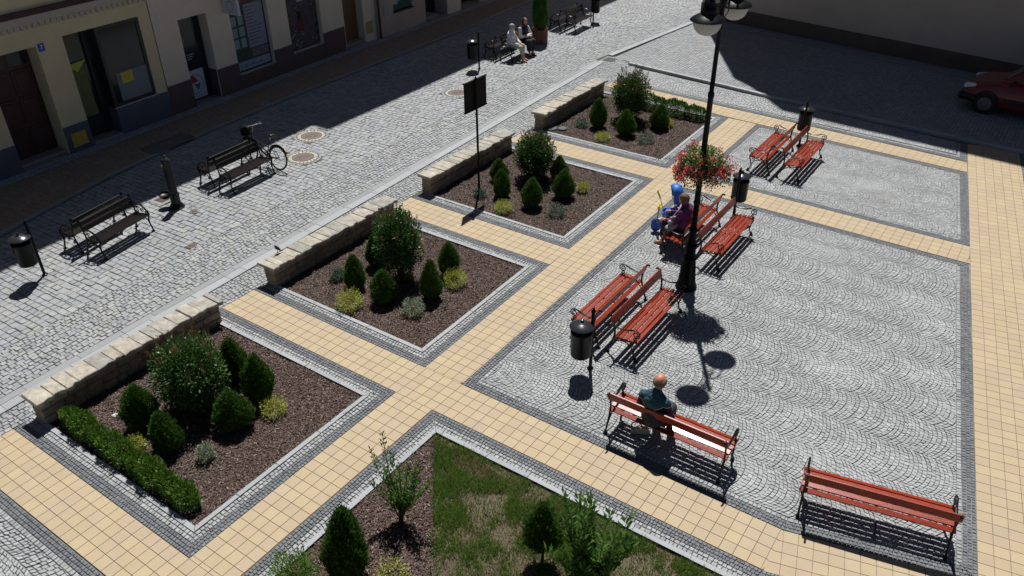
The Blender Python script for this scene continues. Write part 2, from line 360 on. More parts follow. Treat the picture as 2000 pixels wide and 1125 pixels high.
tiles('top_path', [(qt, (26.3 * T, 72.7 * T), at)], [qt])
rd = (13.25, -77.9); rl = math.hypot(*rd); rd = (rd[0] / rl, rd[1] / rl); rn = (-rd[1], rd[0])
def rw(s_, w): return (53.65 + rd[0] * s_ + rn[0] * w, 81.55 + rd[1] * s_ + rn[1] * w)
qr = tl(rw(-.2, 0), rw(115, 0), rw(115, 6.4), rw(-1.2, 6.4))
tiles('right_walk', [(qr, tuple(v * T for v in rw(0, 0)), math.atan2(rd[1], rd[0]))], [qr])

# borders of the planting beds and of the plazas
SD = Stones(gap=.009, bev=.004, hj=.003); SLt = Stones(gap=.010, bev=.005, hj=.004)
SK = Stones(gap=.004, bev=.004, h=.012, hj=.001)
def border(poly, closed_edges, w_dark, w_light, w_kerb, nd=3, nl=2):
    """poly CCW in tiles; closed_edges = edges that carry the border"""
    P = [(x * T, y * T) for x, y in poly]; n = len(P)
    for i in closed_edges:
        A, B = P[i], P[(i + 1) % n]; Z, Q = P[i - 1], P[(i + 2) % n]
        def mit(p, q, r, carried):
            if not carried: 
                # run out square against the neighbour edge direction
                return 0.0
            a = math.atan2(p[1] - q[1], p[0] - q[0]); b = math.atan2(r[1] - q[1], r[0] - q[0]); th = abs((b - a + math.pi) % (2 * math.pi) - math.pi)
            return 1 / math.tan(th / 2)
        ma = mit(Z, A, B, (i - 1) % n in closed_edges); mb = mit(A, B, Q, (i + 1) % n in closed_edges)
        wd, wl_, wk = w_dark * T, (w_dark + w_light) * T, (w_dark + w_light + w_kerb) * T
        SD.band(A, B, 0, wd, nd, .058, ma, mb)
        if w_light: SLt.band(A, B, wd, wl_, nl, .070, ma, mb)
        if w_kerb: SK.band(A, B, wl_, wk, 1, .8, ma, mb)
beds = [[(0.3, -24.88), (22.88, -24.88), (22.87, -4.02), (-.9, -4.0)], [(0.1, 0.02), (22.78, 0.02), (22.53, 21.18), (0.1, 21.18)],
        [(-.1, 25.27), (22.48, 25.27), (22.22, 46.73), (0, 46.73)], [(-.2, 50.97), (22.17, 50.97), (21.91, 73.18), (-.4, 74.28)]]
for b in beds: border(b, [0, 1, 2], .88, .66, .42)
def inset_bed(b, d, left):
    (x0, y0), (x1, y1), (x2, y2), (x3, y3) = b; return [(left, y0 + d), (x1 - d, y1 + d), (x2 - d, y2 - d), (left, y3 - d + (.0 if b is not beds[3] else -.1))]
b5 = [(26.97, -60), (60, -60), (75, 1.12), (55.1 + 8 * d12[0], -4.03 + 8 * d12[1]), (55.1, -4.02), (26.97, -4.02)]
border(b5, [2, 3, 4, 5], .88, .66, .42)
plaza = [(26.93, 0.05), (55.2, 0.05), (67.0, 3.05), rw(0, 0), (59.6, 46.35), (26.4, 46.7)]
pr_ = [(26.93, 0.05), (55.2, 0.05), (67.0, 3.05), (59.55, 46.35), (26.4, 46.7)]
border(pr_, [0, 1, 2, 3, 4], .9, .38, 0, nd=3, nl=1)
pz2 = [(26.3, 50.67), (58.95, 50.52), (55.35, 71.29), (26.25, 72.74)]
border(pz2, [0, 1, 2, 3], .9, .38, 0, nd=3, nl=1)
strip = [(-1.8, 78.45), (5.5, 78.1), (54.55, 75.4), (53.6, 81.7), (-1.8, 87.0)]
border(strip, [0, 1, 2], .8, .4, 0, nd=3, nl=1)
lowb = [(-3.4, -60), (22.85, -60), (22.85, -28.95), (-2, -28.95)]
border(lowb, [1, 2], .85, .4, 0, nd=3, nl=1)
rb = [rw(115, 6.45), (140, -20), (140, 82), rw(-1.3, 6.45)]
border(rb, [3], .85, .4, 0, nd=3, nl=1)
SD.build('dark_sett_border', M_dark); SLt.build('pale_sett_border', M_light); SK.build('granite_edging', M_granite)
def inset_poly(P, d):
    P = ccw(P); n = len(P); out = []
    for i in range(n):
        z, a, b = P[i - 1], P[i], P[(i + 1) % n]
        e1 = (a[0] - z[0], a[1] - z[1]); e2 = (b[0] - a[0], b[1] - a[1]); l1 = math.hypot(*e1); l2 = math.hypot(*e2)
        n1 = (-e1[1] / l1, e1[0] / l1); n2 = (-e2[1] / l2, e2[0] / l2); k = 1 + n1[0] * n2[0] + n1[1] * n2[1]
        out.append((a[0] + d * (n1[0] + n2[0]) / k, a[1] + d * (n1[1] + n2[1]) / k))
    return out
SF = Stones(gap=.008, bev=.004, hj=.0025)
SF.fans([(x * T, y * T) for x, y in inset_poly(pr_, 1.28)], .82, .066, origin=(5.4, .22))
SF.fans([(x * T, y * T) for x, y in inset_poly(pz2, 1.28)], .82, .066, origin=(5.4, .22))
SF.build('plaza_fan_setts', M_fan)
SG = Stones(gap=.011, bev=.005, hj=.004)
SG.fans(tl((-3.3, -45), (21.55, -45), (21.55, -30.2), (-2.0, -30.2)), .9, .075)
SG.rows(tl((-1.8, 79.7), (5.5, 79.35), (53.0, 76.7), (52.3, 81.7), (-1.8, 86.9)), at, .085, .095, lj=.25)
SG.rows(tl(rw(100, 7.8), (90, 3), (90, 81), rw(-1, 7.8)), math.atan2(rd[1], rd[0]), .09, .1)
SG.build('small_setts', M_fan)

# street: large setts, small setts beside the kerb band
def kx(y): return -4.55 - .0455 * y if y < 87 else -8.5 + .1 * (y - 87)     # outer edge of the pale band
SS = Stones(gap=.012, bev=.008, hj=.004); SS.skip = MANH
LK = [(-60, -18.0), (-8.4, -33.9), (7.4, -37.9), (20, -39.6), (41.9, -41.3), (89, -42.2), (110, -44), (150, -46.5)]
def lkx(y): 
    return float(np.interp(y, [a for a, _ in LK], [b for _, b in LK]))
ys = [-36, -24, -12, 0, 12, 24, 36, 48, 60, 72, 87, 105, 125, 150]
for y0, y1 in zip(ys[:-1], ys[1:]):
    a0, a1 = lkx(y0) + .9, lkx(y1) + .9; c0, c1 = kx(y0) - 7.5, kx(y1) - 7.5; b0, b1 = kx(y0) - 1.2, kx(y1) - 1.2
    SS.rows(tl((a0, y0), (c0, y0), (c1, y1), (a1, y1)), R_(3), .150, .175, lj=.28, jit=.16)
SS.build('street_setts', M_street)
S2 = Stones(gap=.013, bev=.006, hj=.004); S2.skip = MANH
for y0, y1 in zip(ys[:-1], ys[1:]):
    c0, c1 = kx(y0) - 7.5, kx(y1) - 7.5; b0, b1 = kx(y0) - .9, kx(y1) - .9
    S2.rows(tl((c0, y0), (b0, y0), (b1, y1), (c1, y1)), R_(92.6), .105, .12, lj=.35, jit=.2)
    if y1 <= 87: S2.rows(tl((kx(y0) + 1.2, y0), (.28 if y1 <= -12 else .04 if y1 <= 24 else -.62 if y0 < 70 else -.92, y0), (.28 if y1 <= -12 else .04 if y1 <= 24 else -.62 if y0 < 70 else -.92, y1), (kx(y1) + 1.2, y1)), R_(88), .09, .10, lj=.3, jit=.2) if True else None
S2.rows(tl((-8.6, 87), (-.9, 87), (-.9, 87.9), (-8.0, 91.0), (-8.6, 91.0)), R_(88), .09, .10, lj=.3, jit=.2)
S2.build('street_small_setts', M_sstreet)
SB = Stones(gap=.004, bev=.003, h=.006, hj=.001); SB2 = Stones(gap=.004, bev=.003, h=.004, hj=.001); SB.minf = SB2.minf = .005
for y0, y1 in zip(ys[:-1], ys[1:]):
    if y0 >= 87: break
    SB.rows(tl((kx(y0), y0), (kx(y0) + 1.1, y0), (kx(y1) + 1.1, y1), (kx(y1), y1)), R_(92.6), .23, 1.0, lj=.05, jit=0)
    SB2.rows(tl((kx(y0) - .85, y0), (kx(y0) - .03, y0), (kx(y1) - .03, y1), (kx(y1) - .85, y1)), R_(92.6), .17, 1.0, lj=.05, jit=0)
SB.build('pale_gutter_band', M_granite); SB2.build('grey_gutter_band', M_granite_d)
# the parking court beyond the square
S3 = Stones(gap=.012, bev=.006, hj=.003)
S3.rows(tl((-7.2, 90.2), (14, 86.6), (62, 82.8), (110, 80), (110, 125), (-4.2, 130)), R_(90), .105, .13, lj=.3)
S3.build('parking_setts', M_street)
kb = MB()
def kerbline(mb, pts, w, z0, z1, seg=5.0):
    for (x0, y0), (x1, y1) in zip(pts[:-1], pts[1:]):
        L = math.hypot(x1 - x0, y1 - y0); n = max(1, round(L / seg)); a = math.atan2(y1 - y0, x1 - x0)
        for i in range(n):
            t = (i + .5) / n; mb.box(((x0 + (x1 - x0) * t) * T, (y0 + (y1 - y0) * t) * T, (z0 + z1) / 2), (L / n * T - .006, w, z1 - z0), rotz(a), bev=.008)
kerbline(kb, [(-3, 88.1), (16.5, 86.0), (24, 85.0), (47.3, 83.3), (60.6, 82.5), (100, 80.4)], .14, -.05, .085)
kb.build('parking_kerb', M_granite, kind='structure')
kb = MB(); kerbline(kb, [(-8.2, 90.6), (-4.2, 130)], .2, -.05, .05); kb.build('driveway_kerb', M_granite, kind='structure')
# left pavement
sk = MB(); lkp = [(b, a) for a, b in LK]; kerbline(sk, [(x + .45, y) for x, y in lkp], .13, -.05, .045); sk.build('pavement_kerb', M_granite_d, kind='structure')
M_brick = mat('brown_paving', (0,0,0), .8, ramp=[(.23,.175,.125),(.27,.205,.15),(.24,.18,.135),(.30,.235,.175)], island=1, noise=.15)
S4 = Stones(gap=.008, bev=.003, h=.04, hj=.001); S5 = Stones(gap=.010, bev=.004, h=.042, hj=.003)
def wallx(y): return float(np.interp(y, [-60, -3, 22, 66, 110, 160], [-44.4, -47.6, -49, -51.4, -52.3, -53.5]))
for y0, y1 in zip(ys[:-1], ys[1:]):
    m0, m1 = wallx(y0) + 2.0, wallx(y1) + 2.0
    S4.rows(tl((m0, y0), (lkx(y0) + .1, y0), (lkx(y1) + .1, y1), (m1, y1)), R_(92), .1, .2, jit=0, lj=0)
    S5.rows(tl((wallx(y0) - .3, y0), (m0, y0), (m1, y1), (wallx(y1) - .3, y1)), R_(92), .085, .095)
S4.build('pavement', M_brick); S5.build('pavement_setts', M_fan)
sheet('pavement_bed', tl(*([(wallx(y) - .5, y) for y in ys] + [(lkx(y) + .4, y) for y in ys[::-1]])), .028, M_joint)

# ------------------------------------------------------------------ manholes, gully, small covers
M_castlid = mat('rusty_cast_cover', (.16,.12,.105), .8, noise=.35, nscale=18, bump=.4)
M_ringst = mat('cream_ring_setts', (0,0,0), .8, ramp=[(.36,.35,.29),(.46,.45,.38),(.40,.38,.33)], island=1, noise=.15)
for i, (x, y, lab) in enumerate([(-4.19, 5.28, 'round manhole cover in its stone ring just past the parked bicycle'), (-5.15, 6.5, 'round manhole cover partly in the house shadow'), (-3.9, 11.81, 'round manhole cover in a stone ring behind the black sign board')]):
    t = thing('manhole', (x, y, 0), lab, 'manhole', 'manhole covers in the street setts')
    mb = MB(); mb.lathe([(.001, -.01), (.29, -.01), (.29, .004), (.26, .006), (.001, .006)], n=28)
    for k in range(-3, 4): mb.box((0, k * .06, .008), (.34 * math.cos(k * .3), .015, .006))
    mb.build('cover', M_castlid, t)
    mb = MB()
    for k in range(22):
        a = 2 * math.pi * k / 22; mb.box((.355 * math.cos(a), .355 * math.sin(a), -.002), (.105, .088, .012 + .004 * random.random()), rotz(a + random.uniform(-.06, .06)), bev=.01)
    mb.build('stone_ring', M_ringst, t)
    mb = MB()
    for k in range(30):
        a = 2 * math.pi * k / 30; mb.box((.47 * math.cos(a), .47 * math.sin(a), -.003), (.085, .088, .010), rotz(a), bev=.008)
    mb.build('outer_ring', M_granite_d, t)
def small_cover(nm, loc, r, lab, cat, m):
    mb = MB(); mb.lathe([(.001, -.01), (r, -.01), (r, .004), (r * .8, .005), (r * .75, .0), (.001, .001)], n=20)
    for k in range(6): mb.box((0, 0, .004), (r * 1.3, .012, .006), rotz(k * math.pi / 6))
    return tag(mb.build(nm, m, loc=loc), lab, cat)
small_cover('valve_cover', (-3.94, 1.54, 0), .12, 'small round valve cover in mossy setts beside the street pump', 'cover', M_castlid)
small_cover('valve_cover', (-2.58, .44, 0), .11, 'small round cover in the setts on the kerb side of the pump', 'cover', M_castlid)
t = thing('drain_grate', (-5.14, 1.5, 0), 'square slotted drain grate behind the street pump', 'grate', rz=.1)
mb = MB()
for sx in (-1, 1): mb.box((sx * .2, 0, .003), (.08, .5, .016)); mb.box((0, sx * .2, .004), (.5, .09, .016))
mb.build('frame', M_granite_d, t)
mb = MB()
for k in range(8): mb.box((-.14 + k * .04, 0, .004), (.02, .30, .012))
mb.build('bars', M_castlid, t)
mb = MB(); mb.box((0, 0, 0), (.42, .42, .02), bev=.006)
for k in range(9): mb.box((-.16 + k * .04, 0, .012), (.014, .36, .008))
tag(mb.build('gully_grate', mat('dark_grate_iron', (.06, .06, .06), .6, noise=.3), loc=(-1.44, 17.75, .004)), 'dark square gully grate at the corner of the parking court', 'grate')
t = thing('cover_slab', (-8.05, 3.75, .045), 'grey pavement slab with rounded corners and round cover near the pump', 'cover slab', rz=R_(92))
mb = MB(); P = []
for cx, cy, a0 in ((.62, .22, 0), (-.62, .22, 90), (-.62, -.22, 180), (.62, -.22, 270)):
    for k in range(5): a = R_(a0 + k * 22.5); P.append((cx + .12 * math.cos(a), cy + .12 * math.sin(a)))
mb.prism(P, -.02, .006); mb.build('slab', mat('concrete_slab', (.13, .12, .11), .9, noise=.2), t)
mb = MB(); mb.lathe([(.001, 0), (.13, 0), (.13, .012), (.001, .012)], n=20); mb.build('cover', M_castlid, t)

# ------------------------------------------------------------------ mulch, chips, lawn
def leaf_quads(P, D, N, L, Wd, shape='leaf'):
    """P base points, D directions, N face normals (all Mx3), L lengths, Wd widths"""
    D = D / np.linalg.norm(D, axis=1, keepdims=True); S = np.cross(D, N); S /= np.linalg.norm(S, axis=1, keepdims=True) + 1e-9
    L = np.asarray(L)[:, None]; Wd = np.asarray(Wd)[:, None]
    if shape == 'leaf': V = np.stack([P, P + D * L * .45 + S * Wd * .5, P + D * L, P + D * L * .45 - S * Wd * .5], 1)
    elif shape == 'blade': V = np.stack([P - S * Wd * .5, P + S * Wd * .5, P + D * L + S * Wd * .08, P + D * L - S * Wd * .08], 1)
    else: V = np.stack([P - S * Wd * .5, P + S * Wd * .5, P + D * L + S * Wd * .4, P + D * L - S * Wd * .4], 1)
    n = len(P); return V.reshape(-1, 3), np.arange(n * 4).reshape(n, 4)
def rdir(n):
    v = RNG.normal(size=(n, 3)); return v / np.linalg.norm(v, axis=1, keepdims=True)
def in_poly(pts, poly):
    x, y = pts[:, 0], pts[:, 1]; ins = np.zeros(len(pts), bool); n = len(poly)
    for i in range(n):
        x0, y0 = poly[i]; x1, y1 = poly[(i + 1) % n]
        c = ((y0 > y) != (y1 > y)) & (x < (x1 - x0) * (y - y0) / ((y1 - y0) or 1e-9) + x0); ins ^= c
    return ins
def scatter(poly, dens):
    xs = [p[0] for p in poly]; ys_ = [p[1] for p in poly]; A = (max(xs) - min(xs)) * (max(ys_) - min(ys_)); n = int(A * dens)
    P = np.stack([RNG.uniform(min(xs), max(xs), n), RNG.uniform(min(ys_), max(ys_), n)], 1); return P[in_poly(P, poly)]
def vnoise(P, s, seed=0):
    r = np.random.default_rng(seed); v = 0
    for k in range(6):
        f = r.normal(size=2) * s * (1 + k * .45); v = v + np.sin(P[:, 0] * f[0] + P[:, 1] * f[1] + r.uniform(0, 6.28)) / (1 + k * .3)
    return v / 3
def soil(poly, z, nm, m):
    """gently bumpy grid clipped to the bed"""
    poly = ccw(poly); xs = [p[0] for p in poly]; yy = [p[1] for p in poly]; st = .12; V = []; F = []
    for i in range(int((max(xs) - min(xs)) / st) + 1):
        for j in range(int((max(yy) - min(yy)) / st) + 1):
            x, y = min(xs) + i * st, min(yy) + j * st; q = clip([(x, y), (x + st, y), (x + st, y + st), (x, y + st)], poly)
            if len(q) < 3: continue
            b = len(V); V += [(a, c, z + .012 * math.sin(a * 5.1 + c * 3) * math.sin(c * 4.3 - a)) for a, c in q]; F.append(tuple(range(b, b + len(q))))
    return mesh_obj(nm, V, F, m, smooth=True, kind='structure')
def chips(poly, dens, z):
    P2 = scatter(poly, dens); n = len(P2); zz = z + .012 * np.sin(P2[:, 0] * 5.1 + P2[:, 1] * 3) * np.sin(P2[:, 1] * 4.3 - P2[:, 0]) + RNG.uniform(0, .02, n)
    P = np.column_stack([P2, zz]); D = rdir(n); D[:, 2] *= .35; N = rdir(n) * .55 + np.array([0, 0, 1]); N -= D * (N * D).sum(1)[:, None]
    V, F = leaf_quads(P, D, N, RNG.uniform(.015, .05, n), RNG.uniform(.007, .02, n), 'rect')
    mesh_obj('bark_mulch', V, F, M_mulch, kind='stuff')
BP = []
for i, b in enumerate(beds):
    P = [(x * T, y * T) for x, y in inset_bed(b, 1.94, 1.2)]
    BP.append(P); soil(P, -.03, 'bed_soil', M_soil); chips(P, 3600, -.026)
tip = (28.93 * T, -6.08 * T)
mul5 = [(28.93 * T, -60 * T), (8.9, -60 * T), (8.9, -5.2), (7.48, -3.34), (6.67, -2.35), tip]
law5 = [tip, (6.67, -2.35), (7.48, -3.34), (8.9, -5.2), (8.9, -8.5), (13.2, -8.5), (13.2, -.75), (55.0 * T, -6.08 * T)]
mul5 = [(28.93 * T, -8.5), (8.9, -8.5), (8.9, -5.2), (7.48, -3.34), (6.67, -2.35), tip]
soil([(28.93 * T, -8.5), (8.9, -8.5), (8.9, -5.2), tip], -.03, 'bed_soil', M_soil)
chips([(28.95 * T, -8.4), (8.9, -8.4), (8.9, -5.2), tip], 3600, -.026)
soil([tip, (28.95 * T, -8.5), (13.2, -8.5), (13.2, -1.216)], -.036, 'lawn_soil', M_lawnsoil)
M_grass = leafmat('grass_blades', [(.09,.20,.03),(.13,.26,.035),(.07,.16,.022),(.18,.30,.05),(.28,.30,.10),(.11,.22,.03)], tl=.4)
M_dry = leafmat('dry_grass', [(.30,.25,.12),(.36,.30,.16),(.22,.19,.08),(.20,.21,.07),(.30,.25,.14),(.17,.20,.06)], tl=.3)
def grass(poly, dens, fn, m, nm, hmul=1.0):
    P2 = scatter(poly, dens); den, hh = fn(P2); k = RNG.random(len(P2)) < den; P2 = P2[k]; hh = hh[k]; n = len(P2)
    P = np.column_stack([P2, np.full(n, -.036)]); D = rdir(n) * .55; D[:, 2] = np.abs(D[:, 2]) + .55; N = rdir(n)
    V, F = leaf_quads(P, D, N, hh * RNG.uniform(.6, 1.3, n) * hmul, RNG.uniform(.006, .013, n), 'blade'); mesh_obj(nm, V, F, m, kind='stuff')
def bare(P): 
    # bare strip and straw tuft as in the photo
    w = .45 * vnoise(P, 6.5, 8) + .25 * vnoise(P, 15, 9)
    a = ((P[:, 0] - 6.75) ** 2 / .22 + (P[:, 1] + 1.42) ** 2 / .03) < 1 + w
    b = ((P[:, 0] - 7.35) ** 2 / .10 + (P[:, 1] + 1.98) ** 2 / .09) < 1 + 1.6 * w
    c = ((P[:, 0] - 9.75) ** 2 / .25 + (P[:, 1] + 1.75) ** 2 / .10) < 1 + 1.5 * w
    return a | b | c
def gf(P):
    v = vnoise(P, 3.2, 3); v2 = vnoise(P, 9, 5); near = np.exp(-((P[:, 1] + 1.7) / .75) ** 2); d = np.clip(.20 + v * .5 + v2 * .35 + near * .5, .05, 1); d[bare(P)] *= .22
    # thin lawn farther from the tip
    return d, .04 + .065 * np.clip(v + .4 + near * .5, 0, 1)
grass(law5, 10000, gf, M_grass, 'grass')
grass(law5, 5200, lambda P: (np.clip(.6 - vnoise(P, 3.2, 3) * .5, 0, 1) * (1 - .75 * bare(P)), np.full(len(P), .035)), M_dry, 'dry_grass')
tuft = [(5.9, -1.35), (6.35, -1.62), (7.1, -1.6), (7.35, -1.38), (6.6, -1.25)]
edge_ = [(6.6, -2.35), (7.4, -3.34), (8.8, -5.2), (9.1, -5.2), (7.7, -3.34), (6.75, -2.2), (5.85, -1.2), (5.75, -1.3)]
grass(edge_, 3800, lambda P: (np.clip(.35 + vnoise(P, 8, 12), 0, 1), np.full(len(P), .07)), M_grass, 'grass')
grass(tuft, 5200, lambda P: (np.ones(len(P)), np.full(len(P), .075)), M_dry, 'dry_grass')

# stray chips on the stone edging and weeds in the street joints
def strays(poly, n):
    xs = [p[0] for p in poly]; yy = [p[1] for p in poly]; P2 = np.stack([RNG.uniform(min(xs) + .1, max(xs) + .32, n), RNG.uniform(min(yy) - .32, max(yy) + .32, n)], 1); P2 = P2[~in_poly(P2, poly)]; k = len(P2)
    D = rdir(k); D[:, 2] *= .1; V, F = leaf_quads(np.column_stack([P2, np.full(k, .018)]), D, rdir(k) * .2 + np.array([0, 0, 1]), RNG.uniform(.012, .035, k), RNG.uniform(.006, .014, k), 'rect'); return V, F
VV = []; FF = []; q = 0
for P in BP:
    V, F = strays(P, 420); VV.append(V); FF.append(F + q); q += len(V)
mesh_obj('stray_bark_chips', np.concatenate(VV), np.concatenate(FF), M_mulch, kind='stuff')
wp_ = []
for (cx_, cy_, sx_, sy_, n_) in ((-4.3, 1.5, .5, .45, 900), (-3.9, 1.6, .25, .2, 500), (-3.7, -.6, .5, .8, 500), (-4.2, -2.1, .3, .3, 350), (-3.7, 5.0, .4, .5, 300), (-9.1, .6, .10, .9, 900), (-9.2, 2.0, .06, 1.5, 300), (.05, .25, .12, .1, 120), (-.03, 5.4, .12, .1, 120)):
    wp_.append(np.stack([RNG.normal(cx_, sx_, n_), RNG.normal(cy_, sy_, n_)], 1))
wp_ = np.concatenate(wp_); wp_ = wp_[vnoise(wp_, 9, 6) > .15]; k = len(wp_); D = rdir(k) * .8; D[:, 2] = np.abs(D[:, 2]) + .3
V, F = leaf_quads(np.column_stack([wp_, np.full(k, -.008)]), D, rdir(k), RNG.uniform(.015, .04, k), RNG.uniform(.006, .012, k), 'blade'); mesh_obj('weeds', V, F, M_grass, kind='stuff')
# ------------------------------------------------------------------ stone walls
def stone_wall(y0, y1, x0, lab, seed, hh=.43):
    r = random.Random(seed); t = thing('stone_wall', (x0 + .14, (y0 + y1) / 2, 0), lab, 'wall', 'low stone walls at the flower beds'); L = y1 - y0
    mb = MB(); z = -.06; rowh = [.17, .15, .17]
    for k, h in enumerate(rowh):
        y = -L / 2 + (0 if k % 2 == 0 else 0)
        while y < L / 2 - .02:
            l = r.uniform(.18, .42); l = min(l, L / 2 - y); 
            if L / 2 - (y + l) < .12: l = L / 2 - y
            j = r.uniform(-.012, .012)
            mb.box((j, y + l / 2, z + h / 2), (.31 + r.uniform(-.02, .015), l - .010, h - .008), rotz(r.uniform(-.02, .02)), bev=.018); y += l
        z += h
    mb.box((0, 0, .17), (.26, L - .03, .44)); mb.build('masonry', M_stone, t)
    mb = MB(); y = -L / 2 - .05
    while y < L / 2:
        l = r.uniform(.16, .36); l = min(l, L / 2 + .05 - y)
        if l < .08: break
        w = r.uniform(.43, .50); yc = y + l / 2; th = r.uniform(.045, .06); zt = hh + r.uniform(0, .012); ex = r.uniform(-.015, .015)
        q = []
        for sx, sy in ((-1, -1), (-1, 1), (1, 1), (1, -1)): q.append((ex + sx * w / 2 + r.uniform(-.02, .02), yc + sy * (l / 2 - .004) + r.uniform(-.008, .008)))
        # ragged long edge
        e = [q[0], q[1], ((q[1][0] + q[2][0]) / 2, (q[1][1] + q[2][1]) / 2), q[2], (q[2][0] + r.uniform(-.03, .02), (q[2][1] * 2 + q[3][1]) / 3), (q[3][0] + r.uniform(-.03, .02), (q[2][1] + q[3][1] * 2) / 3), q[3]]
        n = len(e); cxx = sum(p[0] for p in e) / n; cyy = sum(p[1] for p in e) / n
        zs = [zt + r.uniform(-.006, .006) for _ in e]
        V = [(a, b_, hh - .015) for a, b_ in e] + [(a, b_, s_ + th - .012) for (a, b_), s_ in zip(e, zs)] + [(a + (cxx - a) * .07, b_ + (cyy - b_) * .07, s_ + th) for (a, b_), s_ in zip(e, zs)]
        F = [tuple(range(n)), tuple(range(2 * n, 3 * n))] + [(k * n + i, k * n + (i + 1) % n, (k + 1) * n + (i + 1) % n, (k + 1) * n + i) for k in (0, 1) for i in range(n)]
        mb.add(V, [f[::-1] if False else f for f in F]); y += l
    mb.build('coping', M_cap, t); return t
stone_wall(-4.62, -1.08, .10, 'low sandstone wall of the nearest bed, beside the clipped hedge', 1)
stone_wall(.33, 4.02, .02, 'low sandstone wall with a small dark bird on its coping', 2)
stone_wall(5.44, 9.02, -.06, 'low sandstone wall behind the post of the black sign board', 3)
stone_wall(10.66, 14.36, -.10, 'farthest low sandstone wall, nearest the parking court', 4)
# bird
mb = MB(); mb.tube([(0, -.05, .06), (0, -.02, .09), (0, .015, .12), (0, .03, .155), (0, .045, .175)], [.012, .034, .036, .022, .016], n=8); mb.tube([(0, -.03, .06), (0, -.10, .02)], [.02, .008], n=6)
mb.tube([(0, .055, .175), (0, .08, .17)], [.006, .001], n=5)
t = thing('bird', (-.02, .78, .495), 'small dark bird perched on the street edge of the stone wall', 'bird', rz=2.6); mb.build('body', mat('dark_feathers', (.02, .02, .025), .6), t, smooth=True)
mb = MB(); mb.tube([(.01, 0, .07), (.012, .01, 0)], .004, n=5); mb.tube([(-.01, 0, .07), (-.012, .01, 0)], .004, n=5); mb.build('legs', mat('bird_leg', (.1, .04, .03), .6), t)

# ------------------------------------------------------------------ plants
M_thuja = leafmat('thuja_sprays', [(.038,.092,.016),(.062,.140,.020),(.050,.115,.018),(.09,.19,.028),(.042,.10,.018),(.15,.25,.04)], rough=.7, tl=.25, spec=.2)
M_phot = leafmat('photinia_leaves', [(.030,.085,.018),(.050,.125,.024),(.038,.10,.02),(.07,.16,.035),(.04,.10,.022),(.13,.19,.05)], rough=.38, tl=.22, spec=.4)
M_photred = leafmat('photinia_red_tips', [(.14,.05,.025),(.22,.085,.045),(.10,.055,.025),(.17,.10,.05)], rough=.35, tl=.25)
M_yel = leafmat('golden_leaves', [(.48,.45,.07),(.30,.34,.05),(.56,.52,.13),(.17,.25,.04),(.50,.48,.10)], rough=.5, tl=.25)
M_var = leafmat('variegated_leaves', [(.16,.22,.12),(.30,.36,.25),(.09,.15,.07),(.38,.42,.30),(.13,.2,.12)], rough=.5, tl=.25)
M_blue = leafmat('blue_green_leaves', [(.05,.11,.07),(.09,.16,.11),(.04,.08,.05),(.14,.21,.16)], rough=.6, tl=.2)
M_hedge = leafmat('hedge_leaves', [(.05,.12,.014),(.10,.21,.022),(.065,.145,.016),(.14,.27,.03),(.04,.09,.012),(.20,.33,.045)], rough=.5, tl=.3)
M_laur = leafmat('laurel_leaves', [(.055,.13,.024),(.09,.20,.034),(.07,.155,.028),(.13,.25,.05),(.19,.30,.07)], rough=.35, tl=.35)
M_bark = mat('bark', (.07,.05,.035), .9, noise=.4, nscale=20, bump=.5)

def ovoid_core(mb, rx, h, z0, fn, n=14, k=12, sd=0):
    r = random.Random(sd); V = []; 
    for i in range(k + 1):
        t_ = i / k; rad = fn(t_) * rx
        for j in range(n):
            a = 2 * math.pi * j / n; q = rad * (1 + r.uniform(-.10, .06)); V.append((q * math.cos(a), q * math.sin(a), z0 + h * t_))
    F = [(i * n + j, i * n + (j + 1) % n, (i + 1) * n + (j + 1) % n, (i + 1) * n + j) for i in range(k) for j in range(n)] + [tuple(range(n))[::-1], tuple(k * n + j for j in range(n))]
    mb.add(V, F)
def thuja_mesh(seed, n=8500):
    """unit thuja: height 1, radius .5; flattened upright sprays round an ovoid"""
    prof = lambda t_: np.sin(np.clip(t_ * .97 + .03, 0, 1) ** .70 * math.pi) ** .70 * (1.04 - .20 * t_)
    r = np.random.default_rng(seed); t_ = r.beta(1.25, 1.3, n); a = r.uniform(0, 6.2832, n)
    lump = 1 + .12 * np.sin(a * 2 + seed * 2 + t_ * 5) + .08 * np.sin(a * 5 - t_ * 11 + seed) + .06 * np.sin(a * 11 + t_ * 23)
    rad = prof(t_) * .47 * lump * r.uniform(.55, 1.0, n) ** .5
    strag = r.random(n) < .12; rad = np.where(strag, rad * r.uniform(1.02, 1.16, n) + .01, rad); t_ = np.clip(t_ + np.where(strag, r.uniform(0, .05, n), 0), 0, 1.03)
    P = np.stack([rad * np.cos(a), rad * np.sin(a), .02 + t_ * .93], 1)
    out = np.stack([np.cos(a), np.sin(a), np.zeros(n)], 1)
    D = out * r.uniform(.25, 1.0, n)[:, None] + np.array([0, 0, 1]) * r.uniform(.4, 1.1, n)[:, None] + r.normal(size=(n, 3)) * .30
    N = out + r.normal(size=(n, 3)) * .6
    V, F = leaf_quads(P, D, N, r.uniform(.045, .11, n), r.uniform(.016, .034, n))
    mb = MB(); ovoid_core(mb, .36, .86, .03, lambda q: float(prof(np.array(q))), n=16, k=14, sd=seed)
    Vc = np.concatenate(mb.V); nf = len(V)
    F = [tuple(f) for f in F] + [tuple(i + nf for i in f) for f in mb.F]
    me = mesh_obj('thuja_bush', np.concatenate([V, Vc]), F, M_thuja); d = me.data; bpy.data.objects.remove(me); return d
TH = [thuja_mesh(s) for s in (1, 2, 3)]
